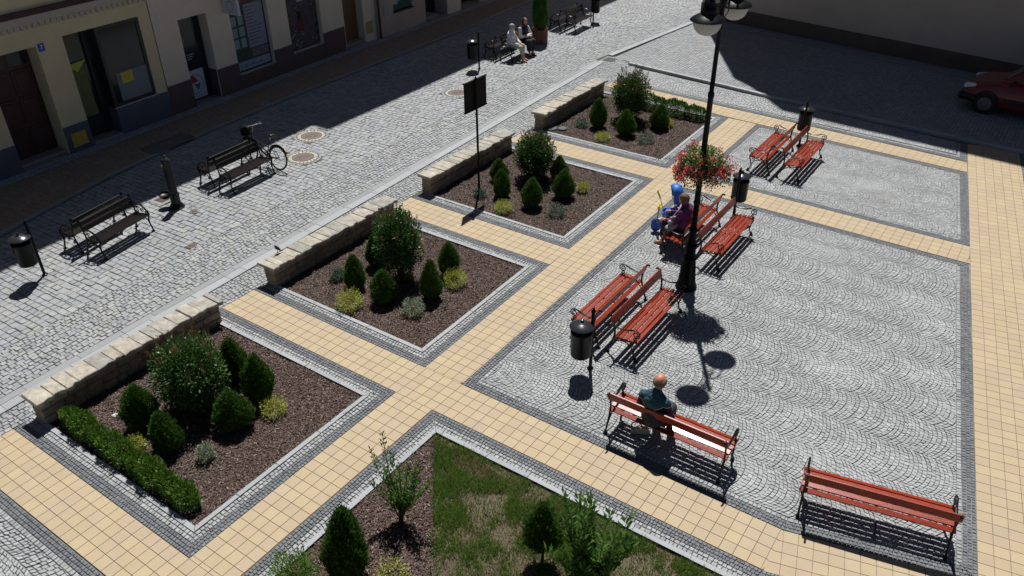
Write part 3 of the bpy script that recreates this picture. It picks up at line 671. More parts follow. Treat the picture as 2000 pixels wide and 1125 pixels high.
def thuja(x, y, h, w, lab, z=-.03, i=None):
    o = bpy.data.objects.new('thuja_bush', TH[(i if i is not None else random.randrange(3))]); COL.objects.link(o); o.location = (x, y, z); k_ = random.uniform(.84, .93); o.scale = (w * k_, w * k_ * random.uniform(.93, 1.07), h * random.uniform(.94, 1.0)); o.rotation_euler = (random.uniform(-.06, .06), random.uniform(-.06, .06), random.uniform(0, 6.28))
    return tag(o, lab, 'thuja', 'small clipped thujas in the beds')
def crown_pts(n, rx, ry, rz, c, r, shell=.55):
    v = r.normal(size=(n, 3)); v /= np.linalg.norm(v, axis=1, keepdims=True); q = r.uniform(shell, 1, n) ** .6
    lum = 1 + .16 * np.sin(v[:, 0] * 5 + c[0] * 9) * np.sin(v[:, 1] * 5 + 1) + .12 * np.sin(v[:, 2] * 7 + v[:, 0] * 6)
    return np.array(c) + v * np.array([rx, ry, rz]) * (q * lum)[:, None], v
def photinia(x, y, h, w, lab, seed):
    w *= .88
    r = np.random.default_rng(seed); t = thing('photinia_bush', (x, y, -.03), lab, 'shrub', 'big photinia bushes in the beds')
    mb = MB()
    for k in range(7):
        a = k * .9 + seed; mb.tube([(.03 * math.cos(a), .03 * math.sin(a), 0), (.08 * math.cos(a), .08 * math.sin(a), h * .25), (w * .25 * math.cos(a), w * .25 * math.sin(a), h * .6)], [.018, .014, .007], n=6)
    mb.build('stems', M_bark, t)
    P, v = crown_pts(11000, w * .47, w * .47, h * .43, (0, 0, h * .50), r, .18); n = len(P)
    D = v * .7 + r.normal(size=(n, 3)) * .5 + np.array([0, 0, .45]); N = v * .4 + r.normal(size=(n, 3)) * .6 + np.array([0, 0, .9])
    V, F = leaf_quads(P, D, N, r.uniform(.045, .085, n), r.uniform(.02, .036, n)); mesh_obj('crown', V, F, M_phot, t)
    # upright shoots with reddish tips
    Ps = []; Ds = []
    for k in range(26 if seed != 14 else 60):
        a = r.uniform(0, 6.28); q = w * .44 * math.sqrt(r.random()); zz = h * (.5 + .42 * math.sqrt(max(0, 1 - (q / (w * .46)) ** 2))); L = r.uniform(.08, .26 if seed != 14 else .38)
        dx = np.array([math.cos(a) * .35, math.sin(a) * .35, 1.0]) 
        for j in range(16):
            f = (j / 16) ** .7; p = np.array([q * math.cos(a), q * math.sin(a), zz]) + dx * L * f; b = j * 2.4
            Ps.append(p); Ds.append([math.cos(b), math.sin(b), .9 + f])
    Ps = np.array(Ps); Ds = np.array(Ds); n = len(Ps); V, F = leaf_quads(Ps, Ds, rdir(n) + np.array([0, 0, .5]), r.uniform(.035, .065, n), r.uniform(.012, .02, n)); mesh_obj('red_shoots', V, F, M_photred, t)
def mound(nm, x, y, h, w, lab, m, grp, seed, L=(.025, .045), Wd=(.010, .018), n=1500, cat='shrub', up=.5):
    r = np.random.default_rng(seed); P, v = crown_pts(n, w * .5, w * .5, h * .62, (0, 0, h * .34), r, .25); P[:, 2] = np.abs(P[:, 2])
    D = v + r.normal(size=(n, 3)) * .5 + np.array([0, 0, up]); N = r.normal(size=(n, 3)) * .6 + np.array([0, 0, 1]) + v * .3
    V, F = leaf_quads(P, D, N, r.uniform(*L, n), r.uniform(*Wd, n)); o = mesh_obj(nm, V, F, m, loc=(x, y, -.03)); return tag(o, lab, cat, grp)
GY, GV = 'small golden shrubs in the mulch', 'small grey green shrubs in the mulch'
# bed nearest the camera
photinia(2.06, -2.92, 1.42, 1.35, 'big bushy photinia in the nearest walled bed, red leaves against the wall', 11)
thuja(1.73, -3.73, .85, .62, 'thuja of the nearest bed beside the scrap of white litter', i=0)
thuja(2.55, -3.80, .82, .58, 'thuja of the nearest bed between the golden shrub and the variegated one', i=1)
thuja(2.99, -2.87, .78, .68, 'rounded thuja of the nearest bed closest to its right corner', i=2)
thuja(2.80, -2.22, .97, .62, 'thuja of the nearest bed just left of the golden shrub at the path side', i=0)
thuja(1.98, -2.05, .92, .60, 'thuja half hidden behind the photinia of the nearest bed', i=1)
mound('golden_shrub', 2.09, -4.12, .24, .34, 'small golden shrub between the clipped hedge and a thuja', M_yel, GY, 21)
mound('variegated_shrub', 3.19, -3.63, .28, .30, 'small white edged shrub alone in the mulch of the nearest bed', M_var, GV, 22)
mound('golden_shrub', 3.27, -2.32, .33, .44, 'golden shrub right of the thujas in the nearest walled bed', M_yel, GY, 23)
# second bed
photinia(2.20, 2.05, 1.70, 1.15, 'tallest photinia, in front of the wall with the dark bird', 12)
thuja(1.67, 1.26, .84, .52, 'thuja of the second bed just above the large golden shrub', i=1)
thuja(2.51, 1.21, .78, .64, 'thuja at the foot of the tallest photinia, nearest the camera', i=2)
thuja(3.20, 1.84, .95, .50, 'thuja of the second bed between the golden and the variegated shrub', i=0)
thuja(2.95, 2.75, .78, .50, 'thuja of the second bed behind the rightmost golden shrub', i=1)
thuja(1.42, 2.15, .80, .45, 'thuja of the second bed between the stone wall and the tallest photinia', i=2)
mound('golden_shrub', 2.08, .67, .40, .56, 'large golden shrub at the left side of the second bed', M_yel, GY, 24, n=2400)
mound('golden_shrub', 3.30, 2.50, .38, .50, 'large golden shrub at the right of the second bed thujas', M_yel, GY, 25, n=2200)
mound('variegated_shrub', 3.26, 1.22, .35, .46, 'white edged shrub near the front corner of the second bed', M_var, GV, 26, n=1800)
mound('low_green_shrub', 1.12, 1.29, .26, .32, 'dim green shrub beside the wall and left thuja of the second bed', M_blue, GV, 27)
# third bed
photinia(1.82, 7.75, 1.28, 1.22, 'photinia with copper shoots in the bed with the sign post', 13)
thuja(1.74, 6.39, .74, .52, 'thuja of the sign post bed in the left front of its row', i=2)
thuja(2.64, 6.32, .80, .56, 'thuja of the sign post bed between the golden shrub and the grey green one', i=0)
thuja(3.02, 7.22, .78, .60, 'thuja of the sign post bed beside the small golden shrub at right', i=1)
thuja(2.45, 7.95, .72, .50, 'thuja right behind the photinia of the sign post bed', i=2)
thuja(1.15, 7.10, .66, .50, 'thuja of the sign post bed nearest the stone wall', i=0)
mound('golden_shrub', 2.24, 5.73, .32, .46, 'golden shrub in front of the thujas in the sign post bed', M_yel, GY, 28, n=1900)
mound('grey_green_shrub', 3.38, 6.31, .28, .47, 'flat blue green shrub in the sign post bed', M_blue, GV, 29)
mound('golden_shrub', 3.25, 7.76, .28, .32, 'small golden shrub tucked right of the thujas by the sign post', M_yel, GY, 30)
mound('low_green_shrub', 1.27, 6.08, .2, .34, 'low grey green tuft at the foot of the sign post', M_blue, GV, 31)
# far bed
photinia(1.90, 12.85, 1.5, 1.35, 'photinia with many red shoots in the farthest bed', 14)
thuja(1.45, 11.73, .96, .58, 'tall thuja of the farthest bed beside the green tuft', i=1)
thuja(2.42, 11.65, .80, .60, 'thuja in the middle of the farthest bed front row', i=2)
thuja(2.95, 12.69, .78, .64, 'thuja of the farthest bed at the end of the dark hedge', i=0)
mound('golden_shrub', 2.03, 10.98, .26, .46, 'golden shrub in the front of the farthest bed', M_yel, GY, 32, n=1800)
mound('grey_green_shrub', 3.13, 11.53, .28, .50, 'blue green shrub at the front of the farthest bed', M_blue, GV, 33)
mound('low_green_shrub', 1.00, 11.57, .22, .42, 'green tuft near the wall of the farthest bed', M_blue, GV, 34)
mound('golden_shrub', 3.12, 12.98, .26, .34, 'small golden shrub beside the hedge of the farthest bed', M_yel, GY, 35)
def hedge(x0, y0, x1, y1, h, w, lab, m, seed, n=9000, L=(.03, .055)):
    r = np.random.default_rng(seed); Ln = math.hypot(x1 - x0, y1 - y0); a = math.atan2(y1 - y0, x1 - x0); u = r.uniform(-Ln / 2, Ln / 2, n); th = r.uniform(0, 6.28, n); q = r.uniform(.3, 1, n) ** .5
    lum = 1 + .20 * np.sin(u * 7 + seed) + .14 * np.sin(u * 17 + 2) + .10 * np.sin(u * 31 + th) ; endf = np.sqrt(np.clip(1 - (np.abs(u) / (Ln / 2)) ** 10, .1, 1))
    c, s = np.cos(th), np.sin(th); vy = np.sign(c) * np.abs(c) ** .6; vz = np.sign(s) * np.abs(s) ** .6
    P = np.stack([u, vy * w / 2 * q * lum * endf, h * .52 + vz * h * .46 * q * lum * endf], 1); D = np.stack([r.normal(size=n) * .5, vy + r.normal(size=n) * .4, vz + .5 + r.normal(size=n) * .4], 1)
    V, F = leaf_quads(P, D, r.normal(size=(n, 3)) * .7 + np.array([0, 0, .8]), r.uniform(*L, n), r.uniform(.014, .026, n))
    o = mesh_obj('hedge', V, F, m, loc=((x0 + x1) / 2, (y0 + y1) / 2, -.03)); o.rotation_euler = (0, 0, a); return tag(o, lab, 'hedge', 'low clipped hedges')
hedge(.50, -4.36, 4.00, -4.38, .35, .28, 'bright green clipped hedge along the near edge of the nearest bed', M_hedge, 41, n=15000, L=(.035, .075))
M_hedge2 = leafmat('dark_hedge_leaves', [(.035,.09,.014),(.06,.14,.02),(.08,.17,.025)], tl=.2, rough=.6, spec=.2)
hedge(.9, 14.08, 3.86, 13.93, .42, .34, 'dark green clipped hedge along the far edge of the farthest bed', M_hedge2, 42, n=11000, L=(.05, .085))
# bed in the foreground
thuja(6.52, -3.95, 1.32, .70, 'big dark thuja in the foreground mulch near the bottom edge', i=1)
o = thing('thuja_on_stem', (8.52, -2.30, -.03), 'slim thuja on a bare stem standing in the lawn', 'thuja')
c = bpy.data.objects.new('crown', TH[2]); COL.objects.link(c); c.parent = o; c.location = (0, 0, .24); c.scale = (.50, .50, .86)
mb = MB(); mb.tube([(0, 0, 0), (.01, 0, .2), (0, .01, .45)], [.022, .018, .012], n=8); mb.build('trunk', M_bark, o)
def shoots(nm, x, y, lab, cat, m, stems, seed, L=(.05, .08), Wd=(.018, .03), per=46):
    r = np.random.default_rng(seed); t = thing(nm, (x, y, -.03), lab, cat); mb = MB(); Ps = []; Ds = []
    for (dx, dy, h) in stems:
        pts = []
        for k in range(7):
            f = k / 6; pts.append((dx * f ** 1.3 + r.normal() * .012, dy * f ** 1.3 + r.normal() * .012, h * f))
        mb.tube(pts, [.012 * (1 - .75 * k / 6) for k in range(7)], n=5)
        A = np.array(pts)
        for j in range(per):
            f = .22 + .78 * (j + r.random()) / per; i = min(5, int(f * 6)); p = A[i] + (A[i + 1] - A[i]) * (f * 6 - i); b = j * 2.4 + r.random(); off = r.random() * .09 * (1.15 - f)
            dv = np.array([math.cos(b), math.sin(b), .55 + f * .8]); Ps.append(p + dv * off); Ds.append(dv)
    Ps = np.array(Ps); Ds = np.array(Ds); n = len(Ps); V, F = leaf_quads(Ps, Ds, r.normal(size=(n, 3)) * .5 + np.array([0, 0, 1]), r.uniform(*L, n), r.uniform(*Wd, n))
    mesh_obj('leaves', V, F, m, t); mb.build('stems', M_bark, t); return t
r = random.Random(5)
shoots('loose_shrub', 6.50, -2.85, 'airy green shrub leaning over the granite edging of the foreground bed', 'shrub', M_laur, [(-.42, -.05, 1.15), (-.3, .12, 1.42), (-.12, .1, 1.15), (.05, .05, 1.1), (.25, .2, 1.0), (.38, .1, .95), (-.35, -.2, .75), (.12, -.2, .8), (.45, .3, .85), (-.1, -.1, 1.0), (.2, .3, 1.05), (-.22, .0, .9), (.3, .0, .7), (.0, .25, .85)], 51, per=100, L=(.045, .08), Wd=(.02, .034))
shoots('cherry_laurel', 9.34, -2.45, 'tall glossy cherry laurel with pointed shoots at the bottom edge', 'shrub', M_laur, [(r.uniform(-.46, .42), r.uniform(-.32, .36), r.uniform(.7, 1.66)) for _ in range(36)], 52, L=(.09, .145), Wd=(.032, .046), per=70)
mound('round_shrub', 6.02, -4.42, .45, .66, 'rounded bright green shrub cut by the bottom edge', M_hedge, 'shrubs in the foreground bed', 53, n=3000, L=(.03, .05))
mound('golden_shrub', 7.05, -3.66, .32, .46, 'sparse golden shrub beside the big dark thuja', M_yel, 'shrubs in the foreground bed', 54, n=700)
# litter and stones
mb = MB(); r = random.Random(3)
V = [(x * .6 + r.uniform(-.02, .02), y * .6 + r.uniform(-.02, .02), r.uniform(.0, .05)) for x, y in ((0, 0), (.09, .02), (.17, .0), (.02, .08), (.1, .1), (.16, .09), (.06, .16))]; mb.add(V, [(0, 1, 4, 3), (1, 2, 5, 4), (3, 4, 6)])
o = mb.build('paper_scrap', mat('white_paper', (.75, .75, .75), .8), loc=(1.10, -3.9, -.01)); tag(o, 'crumpled white scrap lying on the bark of the nearest bed', 'litter')
sm = o.modifiers.new('s', 'SOLIDIFY'); sm.thickness = .003
for k, (x, y, s_, lab) in enumerate([(.30, 10.86, .19, 'larger flat round slab lying in the farthest bed by the wall'), (.60, 11.02, .14, 'smaller flat round slab lying in the farthest bed by the wall')]):
    mb = MB(); mb.lathe([(.001, 0), (s_, 0), (s_ * .98, .03), (s_ * .9, .045), (.001, .048)], n=18); tag(mb.build('round_slab', mat('grey_slab', (.10, .10, .10), .85, noise=.3), loc=(x + .05, y, -.015)), lab, 'slab', 'round slabs in the farthest bed')

# ------------------------------------------------------------------ benches
def smooth(pts, n=5):
    P = np.array(pts, float); P = np.vstack([2 * P[0] - P[1], P, 2 * P[-1] - P[-2]]); out = []
    for i in range(1, len(P) - 2):
        for k in range(n):
            t_ = k / n; a, b, c, d = P[i - 1], P[i], P[i + 1], P[i + 2]
            out.append(.5 * ((2 * b) + (-a + c) * t_ + (2 * a - 5 * b + 4 * c - d) * t_ ** 2 + (-a + 3 * b - 3 * c + d) * t_ ** 3))
    out.append(P[-2]); return np.array(out)
def spiral(c, r0, r1, a0, turns, n=22):
    return [(c[0] + (r0 + (r1 - r0) * i / n) * math.cos(a0 + turns * 6.2832 * i / n), c[1] + (r0 + (r1 - r0) * i / n) * math.sin(a0 + turns * 6.2832 * i / n)) for i in range(n + 1)]
def yz(x, pts): return [(x, p[0], p[1]) for p in pts]
def red_frame(x, sx):
    mb = MB(); q = .015
    mb.tube(yz(x, smooth([(-.02, .02), (.0, .10), (.05, .24), (.09, .38), (.10, .50), (.07, .64), (.02, .79), (-.02, .815), (-.05, .80)])), q, n=6, flat=1.3)
    mb.tube(yz(x, smooth([(.55, .02), (.51, .08), (.49, .18), (.52, .30), (.55, .38), (.53, .41)])), q, n=6, flat=1.3)
    mb.tube(yz(x, smooth([(.09, .385), (.30, .375), (.46, .40), (.54, .41)])), .014, n=6, flat=1.4)
    mb.tube(yz(x, smooth([(.04, .16), (.14, .30), (.28, .345), (.42, .30), (.49, .16)])), .011, n=5)
    mb.tube(yz(x, smooth([(.08, .615), (.20, .59), (.34, .61), (.46, .655), (.52, .655)])), .013, n=6, flat=1.5)
    mb.tube(yz(x, spiral((.52, .575), .080, .018, math.pi / 2, -1.6)), .011, n=5)
    mb.tube(yz(x, spiral((.50, .47), .045, .012, -math.pi / 2, 1.3, 14)), .009, n=5)
    mb.tube(yz(x, spiral((.44, .33), .045, .012, math.pi * .1, 1.3, 14)), .008, n=5)
    for yy in (-.02, .55): mb.box((x, yy, .012), (.055, .075, .024), bev=.006); mb.lathe([(.02, .02), (.026, .05), (.016, .08)], (x, yy, 0), n=8)
    return mb
def red_bench(label, loc, rz):
    t = thing('park_bench', loc, label, 'bench', 'red slatted benches on the square', rz); L = 1.98
    mb = MB()
    for (y, z, w, a) in ((.135, .398, .078, 22), (.235, .420, .082, 10.5), (.338, .432, .082, 5), (.440, .438, .082, 0), (.532, .432, .066, -9)):
        mb.box((0, y, z), (L, w, .026), rotx(R_(a)), bev=.005)
    mb.build('seat', M_red, t)
    mb = MB(); mb.box((0, .045, .725), (L, .030, .165), rotx(R_(14)), bev=.006); mb.build('backrest', M_red, t)
    for sx in (-1, 1): red_frame(sx * .95, sx).build('side_frame', M_iron, t, smooth='auto')
    mb = MB(); mb.tube([(-.95, .28, .36), (.95, .28, .36)], .010, n=6); mb.box((0, .33, .398), (.045, .44, .012)); mb.build('under_bar', M_iron, t)
    return t
BR = red_bench('red bench with a seated man in a teal and purple jacket', (44.9 * T, 1.72 * T, 0), 0)
RB = []
def rbn(label, loc, rz): return dup(BR, loc, rz, label)
rbn('red bench without people at the right end of the lower plaza edge', (60.2 * T, 2.80 * T, 0), R_(11.9))
rbn('right hand red bench of the pair beside the bin with its post in front', (7.03, 15.95 * T, 0), R_(-90))
rbn('left hand red bench of the pair beside the bin with its post in front', (6.80, 15.95 * T, 0), R_(90))
rbn('empty red bench back to back with the one the woman in purple sits on', (7.05, 34.7 * T, 0), R_(-90))
rbn('red bench on which the woman in purple sits, behind the lamp post', (6.82, 34.7 * T, 0), R_(90))
rbn('right hand red bench of the farthest pair on the upper plaza', (7.05, 60.9 * T, 0), R_(-90))
rbn('left hand red bench of the farthest pair on the upper plaza', (6.80, 60.9 * T, 0), R_(90))

def dark_frame(x):
    mb = MB()
    mb.tube(yz(x, smooth([(.0, .02), (.02, .12), (.07, .26), (.10, .38), (.10, .50), (.06, .66), (.02, .80)])), .017, n=6, flat=1.3)
    mb.tube(yz(x, smooth([(.52, .02), (.50, .10), (.46, .22), (.47, .32), (.50, .40)])), .017, n=6, flat=1.3)
    mb.tube(yz(x, smooth([(.10, .385), (.30, .375), (.50, .41)])), .015, n=6, flat=1.4)
    mb.tube(yz(x, smooth([(.05, .20), (.16, .31), (.28, .34), (.40, .30), (.47, .18)])), .012, n=5)
    mb.tube(yz(x, smooth([(.07, .62), (.16, .66), (.30, .64), (.42, .56), (.50, .47), (.52, .41)])), .015, n=6, flat=1.4)
    for c, r0, a in (((.20, .56), .06, 1.2), ((.33, .51), .055, 2.4), ((.44, .455), .04, .4), ((.18, .46), .045, 3.4), ((.30, .29), .05, 1.0), ((.15, .24), .035, 2)): mb.tube(yz(x, spiral(c, r0, .012, a, 1.4, 16)), .009, n=5)
    mb.lathe([(.02, .78), (.032, .80), (.034, .825), (.015, .855)], (x, .02, 0), n=8)
    for yy in (0, .52): mb.box((x, yy, .012), (.06, .07, .024), bev=.006)
    return mb
def dark_bench(label, loc, rz):
    t = thing('dark_bench', loc, label, 'bench', 'dark cast iron benches along the street', rz); L = 1.42
    mb = MB()
    for (y, z, a) in ((.15, .415, 4), (.26, .412, 2), (.37, .416, 0), (.475, .420, 0)): mb.box((0, y, z), (L, .100, .028), rotx(R_(a)), bev=.005)
    mb.build('seat', M_brownw, t)
    mb = MB(); mb.box((0, .035, .765), (L, .032, .095), rotx(R_(12)), bev=.006); mb.box((0, .065, .63), (L, .030, .115), rotx(R_(12)), bev=.006); mb.build('backrest', M_brownw, t)
    for sx in (-1, 1): dark_frame(sx * .70).build('side_frame', M_iron, t, smooth='auto')
    mb = MB(); mb.tube([(-.7, .25, .35), (.7, .25, .35)], .010, n=6); mb.build('under_bar', M_iron, t)
    return t
BD = dark_bench('dark bench nearest the camera on the street, sunlit seat facing the square', (0, 0, 0), 0)
def pairpos(cx, cy, ang, off=.09):
    d = Vector((math.cos(ang), math.sin(ang), 0)); nrm = Vector((d.y, -d.x, 0)); return (Vector((cx, cy, 0)) + nrm * off, ang - math.pi), (Vector((cx, cy, 0)) - nrm * off, ang)
def pair(cx, cy, ang, la, lb, first=False):
    (p, a), (q, b) = pairpos(cx, cy, ang)
    if first: BD.location = p; BD.rotation_euler = (0, 0, a)
    else: dup(BD, p, a, la)
    dup(BD, q, b, lb)
pair(-4.37, -.42, R_(101), '', 'dark bench nearest the camera whose seat faces the yellow house', True)
pair(-4.56, 3.36, R_(94), 'dark bench facing the square with the bicycle parked at its far end', 'dark bench with its back to the bicycle bench, facing the house fronts')
pair(-4.86, 16.15, R_(93), 'dark bench on which two women sit talking', 'dark bench back to back with the two women, in the house shadow')
pair(-4.87, 20.65, R_(93), 'farthest dark bench facing the square, at the top edge of the view', 'farthest dark bench facing the houses, beyond the planter')

# ------------------------------------------------------------------ bins
def bin_(label, post, ang, sc=1.0):
    """post position; ang = direction in which the container hangs"""
    t = thing('litter_bin', (post[0], post[1], 0), label, 'litter bin', 'black litter bins on posts', ang); o = .235
    mb = MB(); mb.lathe([(.03, 0), (.033, 1.20), (.042, 1.205), (.042, 1.235), (.03, 1.245), (.018, 1.26), (.026, 1.28), (.018, 1.305), (.004, 1.31)], n=14); mb.lathe([(.06, 0), (.06, .012), (.034, .03)], n=14); mb.build('post', M_blackp, t, smooth='auto')
    mb = MB(); mb.lathe([(.165, .40), (.175, .41), (.180, .45), (.185, .86), (.192, .87), (.192, .90), (.185, .905), (.175, .90), (.170, .55), (.001, .54)], (o, 0, 0), n=28)
    mb.build('container', M_blackp, t, smooth='auto')
    mb = MB(); mb.lathe([(.205, 1.00), (.215, 1.005), (.20, 1.02), (.13, 1.055), (.06, 1.075), (.055, 1.09), (.02, 1.095), (.03, 1.12), (.022, 1.145), (.004, 1.15)], (o, 0, 0), n=28); mb.build('lid', M_lid, t, smooth='auto')
    mb = MB()
    for a in (1.0, -1.0, 2.2, -2.2): mb.tube([(o + .18 * math.cos(a), .18 * math.sin(a), .88), (o + .18 * math.cos(a), .18 * math.sin(a), 1.01)], .008, n=5)
    mb.box((.04, 0, .50), (.09, .02, .03)); mb.box((.04, 0, .82), (.09, .02, .03)); mb.build('brackets', M_blackp, t)
    return t
B0 = bin_('black bin at the near end of the nearest pair of red benches', (7.00, 1.63), R_(-112))
for lab, p, a in (('black bin at the left edge, leaning beside the nearest dark bench', (-4.12, -2.10), R_(-80)),
                  ('black bin at the near end of the dark bench with two women', (-4.78, 14.22), R_(-125)),
                  ('black bin behind the red bench pair of the woman in purple', (6.96, 8.42), R_(95)),
                  ('black bin at the far end of the farthest pair of red benches', (6.85, 13.60), R_(98)),
                  ('black bin beyond the farthest dark bench, cut by the top edge', (-4.45, 21.75), R_(100))): dup(B0, (p[0], p[1], 0), a, lab)

# ------------------------------------------------------------------ lamp post with flowers
LP = (7.285, 5.047, 0)
t = thing('street_lamp', LP, 'tall black lamp post with two white globes, ringed by red flowers', 'street lamp')
mb = MB(); mb.lathe([(.215, 0), (.215, .05), (.20, .07), (.195, .10), (.175, .16), (.155, .30), (.14, .46), (.125, .66), (.145, .68), (.145, .72), (.12, .74), (.105, .80), (.10, .95), (.12, .97), (.12, 1.01), (.095, 1.03), (.082, 1.10), (.075, 1.3), (.085, 1.34), (.07, 1.36), (.058, 1.5), (.056, 1.9)], n=24)
for k in range(8): a = k * math.pi / 4; mb.box((.150 * math.cos(a), .150 * math.sin(a), .38), (.012, .05, .44), rotz(a) @ roty(-.10)); mb.build('base', M_pole, t, smooth='auto')
mb = MB(); mb.lathe([(.058, 1.9), (.066, 1.91), (.066, 1.95), (.056, 1.97), (.050, 4.0), (.056, 4.01), (.060, 4.05), (.056, 4.09), (.042, 4.12), (.038, 5.2), (.05, 5.22), (.052, 5.35), (.04, 5.4), (.036, 6.0), (.05, 6.02), (.045, 6.1), (.02, 6.2), (.004, 6.28)], n=16); mb.build('pole', M_pole, t, smooth='auto')
mb = MB()
for s in (-1, 1):
    mb.tube([(0, s * p[0], p[1]) for p in smooth([(.03, 5.55), (.16, 5.80), (.34, 6.02), (.52, 6.04), (.60, 5.92), (.594, 5.84)])], .018, n=6); mb.tube([(0, s * p[0], p[1]) for p in spiral((.20, 5.62), .11, .02, 2.2, 1.5)], .010, n=5)
    mb.tube([(0, s * .03, 5.3), (0, s * .3, 5.45), (0, s * .32, 5.7)], .010, n=5)
mb.build('arms', M_pole, t)
for s in (-1, 1):
    mb = MB(); mb.lathe([(.285, 5.475), (.29, 5.485), (.27, 5.51), (.20, 5.555), (.13, 5.59), (.12, 5.64), (.13, 5.66), (.10, 5.70), (.085, 5.76), (.09, 5.78), (.05, 5.84), (.02, 5.86)], (0, s * .594, 0), n=28); sh = mb.build('lamp_shade', M_pole, t, smooth='auto')
    mb = MB(); mb.lathe([(.23 * math.sin(a), 5.44 - .21 * math.cos(a)) for a in [i * math.pi / 2 / 9 + .02 for i in range(10)]] + [(.225, 5.478)], (0, s * .594, 0), n=28); mb.build('globe', M_globe, t, smooth=True)
# flower ring
t = thing('flower_ring', (LP[0], LP[1], 2.72), 'round hanging planter of red geraniums around the lamp post', 'planter'); t.scale = (.84, .84, .95)
mb = MB(); mb.lathe([(.07, -.22), (.30, -.20), (.40, 0), (.42, .02), (.38, .02), (.08, .0)], n=20); mb.build('bowl', mat('dark_planter', (.02, .022, .02), .6), t, smooth='auto')
r = np.random.default_rng(9)
def ringpts(n, R0, R1, z0, z1):
    a = r.uniform(0, 6.2832, n); q = np.sqrt(r.uniform(0, 1, n)); rr = R0 + (R1 - R0) * q; z = z0 + (z1 - z0) * r.random(n) * np.sqrt(np.clip(1.05 - (rr / R1) ** 3, .02, 1)) - .20 * (rr / R1) ** 4 * r.random(n); lob = 1 + .12 * np.sin(a * 3 + 1) + .08 * np.sin(a * 7)
    return np.stack([rr * lob * np.cos(a), rr * lob * np.sin(a), z], 1), np.stack([np.cos(a), np.sin(a), np.zeros(n)], 1)
P, o_ = ringpts(5200, .06, .54, -.20, .36); n = len(P)
D = o_ * .8 + r.normal(size=(n, 3)) * .6 + np.array([0, 0, .2]); V, F = leaf_quads(P, D, r.normal(size=(n, 3)) * .5 + np.array([0, 0, 1]), r.uniform(.035, .065, n), r.uniform(.03, .05, n))
mesh_obj('foliage', V, F, leafmat('geranium_leaves', [(.05,.12,.02),(.09,.19,.03),(.06,.14,.02),(.15,.26,.06),(.28,.34,.10)], tl=.3), t)
M_flr = leafmat('red_petals', [(.60,.04,.03),(.72,.09,.06),(.55,.05,.08),(.70,.14,.10),(.62,.13,.16),(.74,.07,.04)], tl=.3, rough=.6)
def florets(nc, per, R0, R1, z0, z1, m, nm, fr=.028):
    C_, o2 = ringpts(nc, R0, R1, z0, z1); C_ = C_ + o2 * .06; C_[:, 2] += .03
    P = np.repeat(C_, per, 0) + r.normal(size=(nc * per, 3)) * fr; D = P - np.repeat(C_, per, 0) + r.normal(size=P.shape) * .01; V, F = leaf_quads(P, D, rdir(len(P)), r.uniform(.026, .046, len(P)), r.uniform(.024, .040, len(P))); mesh_obj(nm, V, F, m, t)
florets(105, 26, .20, .58, -.18, .38, M_flr, 'red_flowers')
florets(16, 20, .1, .5, -.05, .34, leafmat('white_petals', [(.75,.70,.62),(.8,.75,.6)], tl=.2), 'white_flowers', .02)
Ps = []; 
for (a, L, dz) in ((2.9, .55, -.12), (3.2, .62, -.05), (-1.2, .20, -.40), (-.9, .15, -.5), (-1.4, .25, -.45), (.4, .2, -.35), (4.2, .2, -.35)):
    for k in range(34):
        f = k / 34; Ps.append([(.48 + L * f) * math.cos(a) + r.normal() * .012, (.48 + L * f) * math.sin(a) + r.normal() * .012, -.08 + dz * f + .08 * math.sin(f * 3) + r.normal() * .01])
Ps = np.array(Ps); V, F = leaf_quads(Ps, rdir(len(Ps)), rdir(len(Ps)) + np.array([0, 0, 1]), r.uniform(.02, .035, len(Ps)), r.uniform(.015, .025, len(Ps))); mesh_obj('trailing_stems', V, F, leafmat('ivy_leaves', [(.02,.05,.015),(.04,.07,.02)]), t)

# ------------------------------------------------------------------ sign board, pump, planter
t = thing('sign_board', (1.11, 6.27, 0), 'black sign board on a tall post in the third bed, seen from behind', 'sign')
mb = MB(); mb.lathe([(.028, -.03), (.028, 2.86), (.033, 2.87), (.033, 2.90), (.015, 2.93), (.004, 2.96)], n=12); mb.build('post', M_blackp, t)
mb = MB(); mb.box((-.05, .03, 2.50), (.03, .85, .68), bev=.004); mb.box((-.05, .03, 2.85), (.045, .88, .03)); mb.box((-.05, .03, 2.15), (.045, .88, .03)); mb.build('panel', M_panel, t)
mb = MB(); mb.tube([(.0, -.02, 2.12), (.02, -.08, 2.05), (.03, -.04, 1.98), (0, -.02, 1.93)], .008, n=5); mb.tube([(-.04, 0, 2.3), (.03, 0, 2.3)], .02, n=6); mb.tube([(-.04, 0, 2.7), (.03, 0, 2.7)], .02, n=6); mb.build('bracket', M_iron, t)
t = thing('water_pump', (-4.50, 1.45, 0), 'old green black cast iron water pump between two dark benches', 'water pump', rz=.4)
mb = MB(); mb.lathe([(.19, 0), (.19, .02), (.16, .04), (.14, .09), (.115, .12), (.115, .30), (.125, .32), (.125, .36), (.10, .38), (.09, .85), (.085, 1.15), (.10, 1.17), (.10, 1.21), (.085, 1.22)], n=20); mb.build('column', M_green_iron, t, smooth='auto')
mb = MB(); mb.lathe([(.105, 1.21), (.10, 1.24), (.07, 1.28), (.03, 1.30), (.02, 1.31), (.028, 1.335), (.015, 1.36), (.003, 1.365)], n=18); mb.build('cap', M_lid, t, smooth='auto')
mb = MB(); mb.tube([(-.09, -.0, 1.08), (-.15, -.0, 1.08), (-.16, 0, 1.04)], .013, n=7); mb.build('spout', mat('brass', (.5, .38, .15), .35, metal=.8), t)
